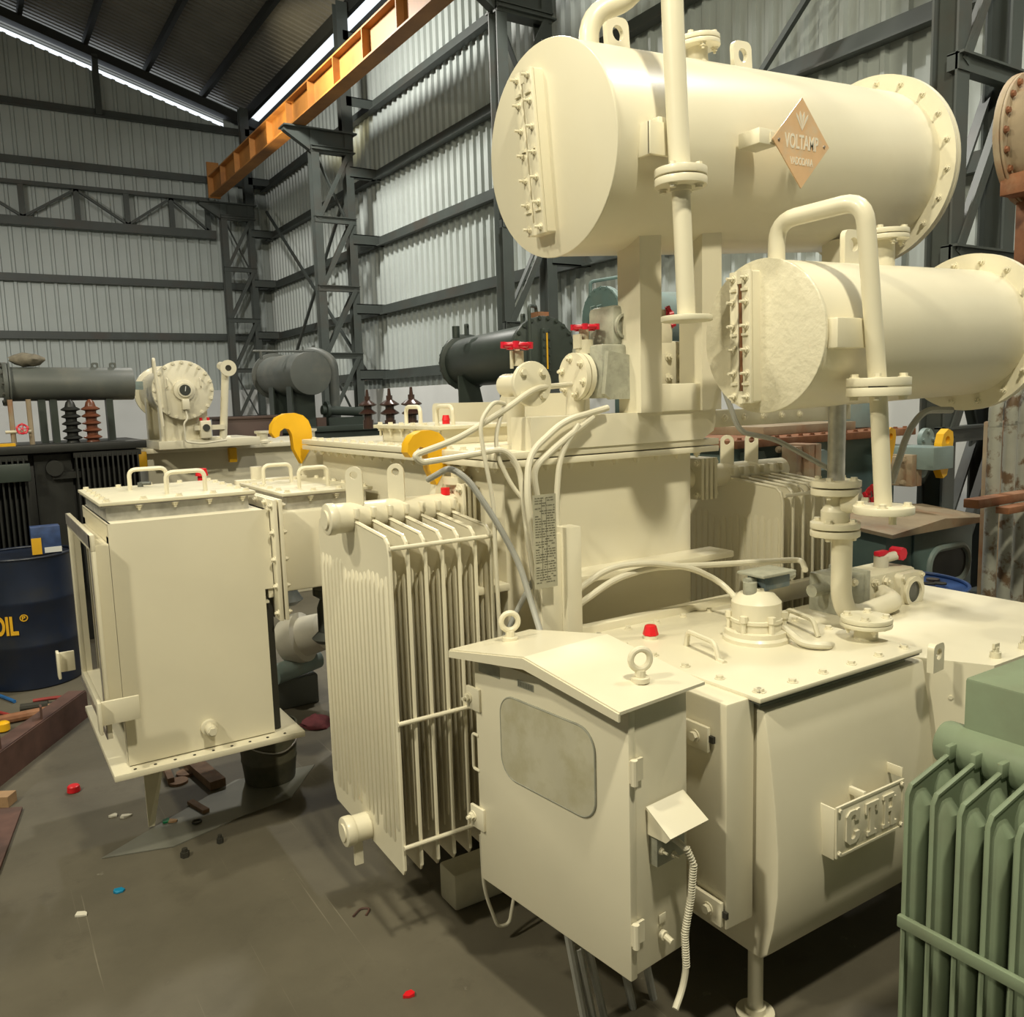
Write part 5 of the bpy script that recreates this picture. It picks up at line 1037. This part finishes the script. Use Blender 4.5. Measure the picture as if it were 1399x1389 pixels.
for x, y, s_ in ((1300, 605, 1.0), (1222, 600, .8)):
    q = P(x, y, Y=3.02); b = MB(); o = [(.03, .07), (-.02, .09), (-.07, .06), (-.09, 0), (-.10, -.16), (-.06, -.22), (-.02, -.20), (.03, -.04), (.04, .02)]
    b.holed([(a*s_, c_*s_) for a, c_ in o][::-1] if False else [(a*s_, c_*s_) for a, c_ in o], (-.025*s_, .02*s_), .025*s_, (q.x, 3.08, q.z), (1, 0, 0), (0, 0, 1), .05); hk = build(b, 'lifting_hook', 'yellow', t)
b = MB(); b.box((5.0, 3.0, 1.28), (5.22, 3.42, 1.42), .004); build(b, 'hook_bracket', 'ltteal', t)
b = MB(); b.prism([(3.75, 1.45), (3.92, 1.45), (4.2, .9), (3.75, .9)], (0, 3.42, 0), (1, 0, 0), (0, 0, 1), .03); build(b, 'stiffener', 'ltteal', t)
b = MB(); b.box((3.7, 3.25, 1.0), (5.2, 3.42, 1.03)); build(b, 'stiffener', 'teal', t)
b = MB(); b.cyl((4.15, 3.42, 1.10), (4.2, 3.2, 1.08), .035, seg=12); v6 = build(b, 'drain_valve', 'ltteal', t); handwheel(t, (4.2, 3.17, 1.10), (1, -.5, .3), .05)
b = MB(); b.box((3.78, 3.18, .45), (4.05, 3.42, 1.0), .005); build(b, 'marshalling_box', 'dgreen', t)
# --- teal cabinet with oval window
c_ = P(1215, 735, Y=2.75); t = thing('control_cabinet', (4.6, 2.85, 0), 'teal control cabinet with oval window and dusty sloped top behind the blue drum', 'cabinet')
b = MB(); b.box((4.16, 2.75, .12), (5.0, 3.08, 1.01), .005); bd = build(b, 'body', 'teal', t)
b = MB(); b.box((4.40, 2.735, .14), (4.99, 2.75, 1.0), .004); build(b, 'door', 'teal', t)
b = MB(); b.add([(4.08, 2.66, 1.0), (5.06, 2.66, 1.0), (5.06, 3.10, 1.04), (4.08, 3.10, 1.04), (4.08, 2.66, 1.02), (4.57, 2.66, 1.06), (5.06, 2.66, 1.02), (4.08, 3.10, 1.06), (4.57, 3.10, 1.10), (5.06, 3.10, 1.06)], [(0, 3, 2, 1), (4, 5, 8, 7), (5, 6, 9, 8), (0, 1, 6, 5, 4), (3, 7, 8, 9, 2), (0, 4, 7, 3), (1, 2, 9, 6)]); build(b, 'roof', 'rustpaint', t)
b = MB(); pl = round_rect(.40, .21, .10, 7, 4.54, .66); b.tube([(x, 2.73, z) for x, z in pl+[pl[0]]], .02, 8); build(b, 'window_seal', 'ltteal', t)
b = MB(); b.prism(pl, (0, 2.735, 0), (1, 0, 0), (0, 0, 1), .004); build(b, 'window', 'black', t)
for x in (4.3, 4.86): b = MB(); b.box((x-.05, 2.8, 0), (x+.05, 3.05, .12)); build(b, 'foot', 'dgreen', t)
# --- old rusty transformer at the right edge
t = thing('old_transformer', (4.4, 2.2, 0), 'old rusty transformer at the right edge with bolted conservator and peeling pipes', 'transformer')
Y0_ = 2.12; E_ = P(1402, 190, Y=Y0_)
c6 = simple_conservator(t, P(1402, 192, Y=2.4), P(1402, 192, Y=2.4)+Vector((.06, -1.0, 0)), .27, 'rustpaint', .325, 0, 0, 'rust')
Ee = P(1402, 192, Y=2.4); bolts_on_circle(c6, Ee+Vector((.0, -.032, 0)), (.06, -1, 0), .30, 20, .014, 'rust')
for k, x in enumerate((1355, 1376, 1394, 1411)):
    p = P(x, 690, Y=Y0_+.04*k); b = MB(); b.cyl((p.x, p.y, .3), (p.x, p.y, 1.62), .030, seg=12); b.tube([(p.x, p.y, 1.60), (p.x, p.y, 1.72), (p.x+.12, p.y, 1.86), (p.x+.3, p.y, 1.90)], .030, 12, .08); build(b, 'cooling_pipe', 'oldpipe', t)
for z_ in (688,):
    p = P(1325, z_, Y=Y0_-.05); b = MB(); b.box((p.x, Y0_-.09, p.z-.02), (p.x+.6, Y0_-.02, p.z+.02), .003); b.box((p.x+.12, Y0_-.16, p.z-.05), (p.x+.62, Y0_-.1, p.z-.02), .003); build(b, 'clamp_bar', 'rust', t)
p = P(1330, 832, Y=Y0_); b = MB(); b.box((4.03, Y0_-.1, .0), (4.75, Y0_+.15, .30), .004); build(b, 'base_beam', 'rustbar', t)
b = MB(); b.box((4.62, 2.22, .0), (5.2, 2.5, 1.6), .01); build(b, 'tank', 'rustpaint', t)
b = MB(); b.prism([(0, 0), (.11, -.3), (.3, -.75), (.42, -.75), (.42, 0)], E_+Vector((.02, -.05, -.12)), (1, 0, 0), (0, 0, 1), .02); build(b, 'saddle', 'rust', t)
b = MB(); b.box((4.66, 2.26, 1.6), (4.74, 2.40, Ee.z-.2), .004); b.box((4.5, 2.26, Ee.z-.30), (4.74, 2.40, Ee.z-.2), .004); build(b, 'support_post', 'rust', t)
b = MB(); b.tube([E_+Vector((.1, -.06, -.34)), E_+Vector((.02, -.06, -.42)), E_+Vector((.0, -.06, -.75)), E_+Vector((.1, -.06, -.9))], .022, 10, .06); build(b, 'drain_pipe', 'rust', t)
# ================================================================== green transformer in the right foreground
t = thing('green_transformer', (1.95, .6, 0), 'sage green transformer with chamfered radiator fins at the bottom right corner', 'transformer')
GX = 1.64; hx = 1.86
h0 = P(1288, 1012, X=hx); HZ = h0.z; hr = .052
b = MB(); b.cyl((hx, h0.y, HZ), (hx, -.35, HZ), hr, seg=32, bev=.012); build(b, 'header', 'gfin', t)
p0 = P(1240, 1085, X=GX); pts_y = [P(x, 1090+k*13, X=GX).y for k, x in enumerate((1240, 1274, 1312, 1352, 1392))]
pit = (pts_y[0]-pts_y[4])/4; zc = p0.z
F = MB(); tp_ = HZ+.005
pl = [(GX, .12), (GX, zc), (GX+.012, zc+.018), (hx-.055, tp_), (hx+.03, tp_), (hx+.24, zc), (hx+.24, .12)]
for s_ in (0,): F.add([(x, -.003, z) for x, z in pl]+[(x, .003, z) for x, z in pl], [tuple(range(7)), tuple(range(7, 14))[::-1]]+[(k, (k+1) % 7, 7+(k+1) % 7, 7+k) for k in range(7)])
for k, xx in enumerate((.045, .13, .215, .30, .385)):
    z1 = min(zc-.005+(tp_-zc)*max(0, xx-.02)/.16, tp_-.03); rg = []
    for z, q in ((.15, .1), (.18, 1), (z1-.03, 1), (z1, .1)): rg.append([(GX+xx+.036*(.5+.5*q)*math.sin(a), .025*q*math.cos(a), z) for a in [2*math.pi*j/12 for j in range(12)]])
    F.ring(rg)
F.tube([(GX, 0, .12), (GX, 0, zc), (GX+.012, 0, zc+.018), (hx-.055, 0, tp_)], .006, 6)
me = meshonly(F, 'fin', 'gfin')
for k in range(14): shared('fin', me, Matrix.Translation((0, pts_y[0]-pit*k, 0)), t)
zr = P(1240, 1262, X=GX-.01).z
b = MB(); b.box((GX-.018, pts_y[0]-pit*13, zr-.014), (GX-.004, pts_y[0]+.006, zr+.014), .003); build(b, 'tie_bar', 'gfin', t)
for k in range(8):
    y = pts_y[0]-pit*k; b = MB(); b.box((hx-.075, y-.007, tp_-.015), (hx-.035, y+.007, tp_+.02), .004); build(b, 'fin_cleat', 'gfin', t)
q = P(1318, 925, Y=1.02); b = MB(); b.box((q.x, -.3, .1), (q.x+.9, 1.02, q.z-.0), .008); build(b, 'tank', 'gfin', t)
b = MB(); b.cyl((hx, .3, .2), (hx, -.3, .2), .05); build(b, 'bottom_header', 'gfin', t)

# ================================================================== oil drums, carton, bucket
def drum(c, m, mtop, label, name='oil_drum'):
    o = thing(name, c, label, 'drum'); x, y, _ = c; R_ = .29
    pr = [(R_-.01, 0), (R_, .01)]
    for z in (.29, .58): pr += [(R_, z-.03), (R_+.008, z-.01), (R_+.008, z+.01), (R_, z+.03)]
    pr += [(R_, .86)]
    b = MB(); b.lathe(pr, (x, y, 0), (0, 0, 1), 56); build(b, 'shell', m, o)
    b = MB(); b.torus((x, y, .868), (0, 0, 1), R_-.002, .009, 56, 8); build(b, 'rim', m, o)
    b = MB(); b.cyl((x, y, .845), (x, y, .856), R_-.008, seg=48); build(b, 'top', mtop, o)
    b = MB(); b.cyl((x+.18, y-.05, .856), (x+.18, y-.05, .872), .03, seg=12); build(b, 'bung', mtop, o)
    return o
dx, dy = .25, 6.50
od = drum((dx, dy, 0), 'blue', 'dirt', 'dark blue oil drum with yellow OIL lettering at the left edge')
# curved lettering on the drum shell
c0 = Vector((-dx, -dy, 0)).normalized(); a0 = math.atan2(c0.y, c0.x)
cu = text_mb('OIL', .165, Matrix.Diagonal((.6, 1, 1, 1)), .001, .006); off = -.045
zt_ = P(10, 858, Y=6.22).z
def wrap(mb, xo, zo):
    out = MB(); out.f = mb.f; out.v = []
    for v in mb.v:
        a = a0 + (v.x+xo)/.29; r = .297+v.z; out.v.append(Vector((dx+r*math.cos(a), dy+r*math.sin(a), zo+v.y)))
    return out
build(wrap(cu, -.15, zt_), 'drum_lettering', 'drumtext', od)
build(wrap(text_mb('®', .06, Matrix.Identity(4), .001, .001), -.035, zt_+.05), 'drum_lettering', 'drumtext', od)
t = thing('carton', (.43, 6.35, .88), 'blue and yellow carton standing on the dark blue oil drum', 'carton')
b = MB(); q = P(52, 738, Y=6.33); b.box((q.x-.04, 6.29, .878), (q.x+.13, 6.41, q.z+.09), .002); build(b, 'box', 'bluebox', t)
b = MB(); b.box((q.x-.042, 6.282, .88), (q.x+.015, 6.289, q.z+.02)); build(b, 'label', 'drumtext', t)
b = MB(); b.box((q.x+.03, 6.283, .885), (q.x+.13, 6.289, .92)); build(b, 'label', 'white', t)
d2_ = drum((3.70, 2.36, 0), 'blue2', 'dirt', 'bright blue oil drum with grimy top behind the surge relay')
for k, (a, c_) in enumerate(((3.62, 2.36), (3.70, 2.30), (3.75, 2.25), (3.79, 2.22))):
    b = MB(); b.torus((a, c_, .876), (.1, .05, 1), .022 if k else .05, .007 if k else .004, 12, 6)
    o = tag(build(b, 'metal_ring', 'void' if k else 'wood2'), 'pale wire loop lying on the grimy top of the bright blue drum' if not k else ['', 'leftmost of three small black rings on the bright blue drum', 'middle one of three small black rings on the bright blue drum', 'rightmost of three small black rings on the bright blue drum'][k], 'ring')
    if k: o['group'] = 'black rings on the blue drum'
bx, by = 1.09, 3.97; BZ_ = .006
t = thing('bucket', (bx, by, 0), 'grimy steel bucket under the right corner of the cable box', 'bucket')
b = MB(); b.lathe([(.115, 0), (.118, .005), (.128, .10), (.131, .105), (.131, .115), (.129, .12), (.138, .25), (.143, .255), (.143, .268), (.138, .275), (.132, .27), (.122, .12), (.11, .02)], (bx, by, BZ_), (0, 0, 1), 36); build(b, 'pail', 'bucket', t)
b = MB(); b.tube([(bx-.145, by, .25), (bx-.10, by-.11, .20), (bx+.02, by-.155, .17), (bx+.12, by-.09, .20), (bx+.145, by, .25)], .004, 6, .06); build(b, 'bail_handle', 'bare', t)

# ================================================================== things lying on the floor
def lay(name, mb, m, label, cat, group=None): return tag(build(mb, name, m), label, cat, group)
a, c_ = P(-40, 1105, Z=0), P(118, 980, Z=0); d_ = (c_-a).normalized(); n_ = Vector((-d_.y, d_.x, 0)); e_ = c_+d_*.02
t = thing('steel_channel', a.lerp(e_, .5), 'long rusty brown steel channel lying on the floor at left', 'channel')
b = MB(); up_ = Vector((0, 0, 1))
for (o_, w_, h_, zz) in ((0, .012, .16, .08), (.05, .1, .012, .006), (.05, .1, .012, .154)): b.bar(a+n_*o_+up_*zz, e_+n_*o_+up_*zz, w_, h_)
build(b, 'channel_body', 'rustbar', t)
for f_ in (.28, .62): b = MB(); q = a.lerp(e_, f_)+n_*.03; b.bar(q+up_*.16, q+up_*.23, .05, .01, (1, 0, 0)); build(b, 'cleat', 'rustbar', t)
a, c_ = P(-30, 990, Z=.03), P(108, 962, Z=.03); b = MB(); b.tube([a, c_], .028, 10); lay('rusty_pipe', b, 'rust', 'rusty pipe lying behind the steel channel on the floor', 'pipe')
def path(pts, z=.012): return [P(x, y, Z=z) for x, y in pts]
b = MB(); b.tube(path([(-30, 962), (-5, 972), (15, 977)]), .010, 8, .1); lay('hose', b, 'hosered', 'red hose curling on the floor beside the rusty pipe', 'hose')
b = MB(); b.tube(path([(-30, 940), (5, 952), (20, 958)]), .011, 8, .1); lay('hose', b, 'hoseblue', 'blue hose lying on the floor below the oil drum', 'hose')
b = MB(); b.tube(path([(45, 957), (70, 953), (108, 950)]), .010, 8, .1); lay('hose', b, 'hosered', 'thin dark red hose leading from the drum to the cable box', 'hose')
b = MB(); a, c_ = P(28, 967, Z=.03), P(66, 962, Z=.03); b.tube([a, c_], .024, 10); b.cyl(c_, c_+(c_-a).normalized()*.05, .015); lay('torch_grip', b, 'void', 'black torch grip lying among the hoses', 'torch')
b = MB(); a, c_ = P(66, 968, Z=.02), P(110, 960, Z=.02); b.bar(a, c_, .07, .04); lay('timber_block', b, 'wood2', 'light brown wood block beside the black torch grip', 'wood')
b = MB(); q = P(4, 990, Z=.04); b.lathe([(.02, 0), (.035, .01), (.035, .05), (.02, .06)], (q.x, q.y, .0), (0, 0, 1), 12); lay('plug', b, 'yellow', 'small yellow plug on the floor at the left edge', 'plug')
b = MB(); a, c_ = P(-10, 1092, Z=.026), P(17, 1091, Z=.026); b.bar(a, c_, .07, .05); lay('timber_block', b, 'wood2', 'light brown wood block on the floor in front of the steel channel', 'wood')
b = MB(); A_ = [P(x, y, Z=.004) for x, y in ((-40, 1110), (31, 1105), (-2, 1195), (-60, 1250))]; b.add(A_+[p+up_*.012 for p in A_], [(3, 2, 1, 0), (4, 5, 6, 7), (0, 1, 5, 4), (1, 2, 6, 5), (2, 3, 7, 6), (3, 0, 4, 7)]); lay('steel_offcut', b, 'rustbar', 'dark brown steel offcut on the floor at the left edge', 'steel plate')
b = MB(); A_ = [P(x, y, Z=.001) for x, y in ((139, 1173), (205, 1134), (322, 1066), (430, 1045), (398, 1090), (330, 1116), (237, 1157))]; n_p = len(A_); b.add(A_+[p+up_*.004 for p in A_], [tuple(range(n_p))[::-1], tuple(range(n_p, 2*n_p))]+[(k, (k+1) % n_p, n_p+(k+1) % n_p, n_p+k) for k in range(n_p)]); lay('steel_sheet', b, 'floorplate', 'thin grey steel sheet lying under the cable box leg', 'steel plate')
for (xa, ya, xb, yb, w_, h_, lab) in ((247, 1028, 298, 1072, .075, .04, 'brown timber plank on the floor below the cable box'), (222, 1040, 234, 1068, .03, .03, 'short dark stick beside the plank below the cable box'), (260, 1096, 282, 1109, .03, .015, 'small wood splint on the steel sheet')):
    a, c_ = P(xa, ya, Z=h_/2), P(xb, yb, Z=h_/2); b = MB(); b.bar(a+up_*.004, c_+up_*.004, w_, h_); lay('timber_plank', b, 'wood', lab, 'wood')
for x, y, lab in ((254, 1057, 'thin brown disc on the floor nearer the plank'), (244, 1069, 'thin brown disc on the floor nearer the gusset leg')):
    q = P(x, y, Z=0); b = MB(); b.cyl(q, q+up_*.012, .045, seg=20); lay('disc', b, 'wood', lab, 'disc')
q = P(101, 1081, Z=0); b = MB(); b.lathe([(.026, 0), (.03, .003), (.027, .028), (.022, .032)], q, (0, 0, 1), 16); lay('cap', b, 'redcap', 'bright red plastic cap on the bare floor', 'cap')
for x, y, r, lab in ((253, 1170, .018, 'black nut standing on the floor below the steel sheet'), (301, 1151, .014, 'smaller black nut on the floor nearer the radiator')):
    q = P(x, y, Z=0); b = MB(); b.cyl(q, q+up_*.022, r, seg=6); b.cyl(q+up_*.02, q+up_*.036, r*.6, seg=8); lay('nut', b, 'void', lab, 'nut')
q = P(269, 1122, Z=.008); b = MB(); b.torus(q, (0, 0, 1), .018, .004, 16, 6); lay('washer', b, 'void', 'dark washer lying on the steel sheet', 'washer')
q = P(497, 1246, Z=.004); b = MB(); b.tube([q+Vector((-.04, 0, 0)), q+Vector((0, .03, 0)), q+Vector((.03, .01, 0)), q+Vector((.0, -.02, 0))], .004, 6, .02); lay('wire_scrap', b, 'rustbar', 'dark curl of wire on the floor below the radiator', 'wire')
random.seed(11)
for x, y, m_, lab in ((163, 1218, 'bluechip', 'blue scrap chip on the open floor'), (227, 1124, 'greenchip', 'green scrap chip on the steel sheet'), (155, 1115, 'plaster', 'small white scrap on the floor left of the gusset leg'), (172, 1116, 'plaster', 'flat white splinter on the floor left of the gusset leg'), (238, 1046, 'plaster', 'pale paper scrap below the cable box'), (238, 1124, 'wood2', 'tan scrap chip beside the green chip'), (560, 1360, 'redcap', 'tiny red scrap on the floor at the bottom'), (112, 1330 - 80, 'plaster', 'pale splinter on the open floor at left')):
    q = P(x, y, Z=0); b = MB(); n_p = 6; rr = [random.uniform(.010, .02) for _ in range(n_p)]
    A_ = [q+Vector((rr[k]*math.cos(k*math.pi/3)*1.4, rr[k]*math.sin(k*math.pi/3), 0)) for k in range(n_p)]; z_ = .007 if 'sheet' in lab or 'beside the green' in lab else .001
    b.add([p+up_*z_ for p in A_]+[p+up_*(z_+random.uniform(.004, .012)) for p in A_], [tuple(range(n_p))[::-1], tuple(range(n_p, 2*n_p))]+[(k, (k+1) % n_p, n_p+(k+1) % n_p, n_p+k) for k in range(n_p)]); lay('scrap', b, m_, lab, 'scrap')
# machine parts lying behind the cable box
t = thing('gear_motor', (1.52, 4.95, 0), 'dirty white machine casting on the floor seen between cable box and radiator', 'machine')
b = MB(); b.lathe([(.05, 0), (.13, .04), (.15, .12), (.15, .16), (.12, .17), (.11, .30), (.07, .34)], (1.48, 4.95, .38), (.55, -.6, .25), 28); build(b, 'bell_housing', 'plaster', t)
b = MB(); b.box((1.36, 4.85, .0), (1.66, 5.15, .18), .01); build(b, 'bed', 'dgrey', t)
b = MB(); b.cyl((1.38, 4.8, .24), (1.68, 4.9, .26), .06, seg=20); build(b, 'drive_cylinder', 'ltteal', t)
b = MB(); b.lathe([(.05, 0), (.09, .03), (.05, .10), (.045, .2), (.08, .22), (.08, .26)], (1.52, 4.9, .62), (0, 0, 1), 20); build(b, 'insulator', 'dgrey', t)
b = MB(); b.cyl((1.52, 4.9, .88), (1.52, 4.9, .91), .09, seg=20); b.cyl((1.52, 4.9, .91), (1.52, 4.9, .95), .04, seg=12); build(b, 'top_cap', 'plaster', t)
for x, y, lab, s_ in ((432, 985, 'maroon rag on the floor beside the radiator', 1.0), (398, 890, 'maroon rag heap behind the cable box', 1.2)):
    q = P(x, y, Z=.02) if s_ == 1 else Vector((1.22, 4.72, .03)); b = MB(); rg = []
    for i in range(6):
        v_ = i/5; rr = .09*s_*math.cos(v_*math.pi/2*.96); rg.append([(q.x+rr*math.cos(k)*random.uniform(.8, 1.2), q.y+rr*math.sin(k)*random.uniform(.8, 1.2), .002+.06*s_*v_*random.uniform(.9, 1.1)) for k in [2*math.pi*j/10 for j in range(10)]])
    b.ring(rg); tag(build(b, 'rag', 'redcloth', ang=60), lab, 'rag')
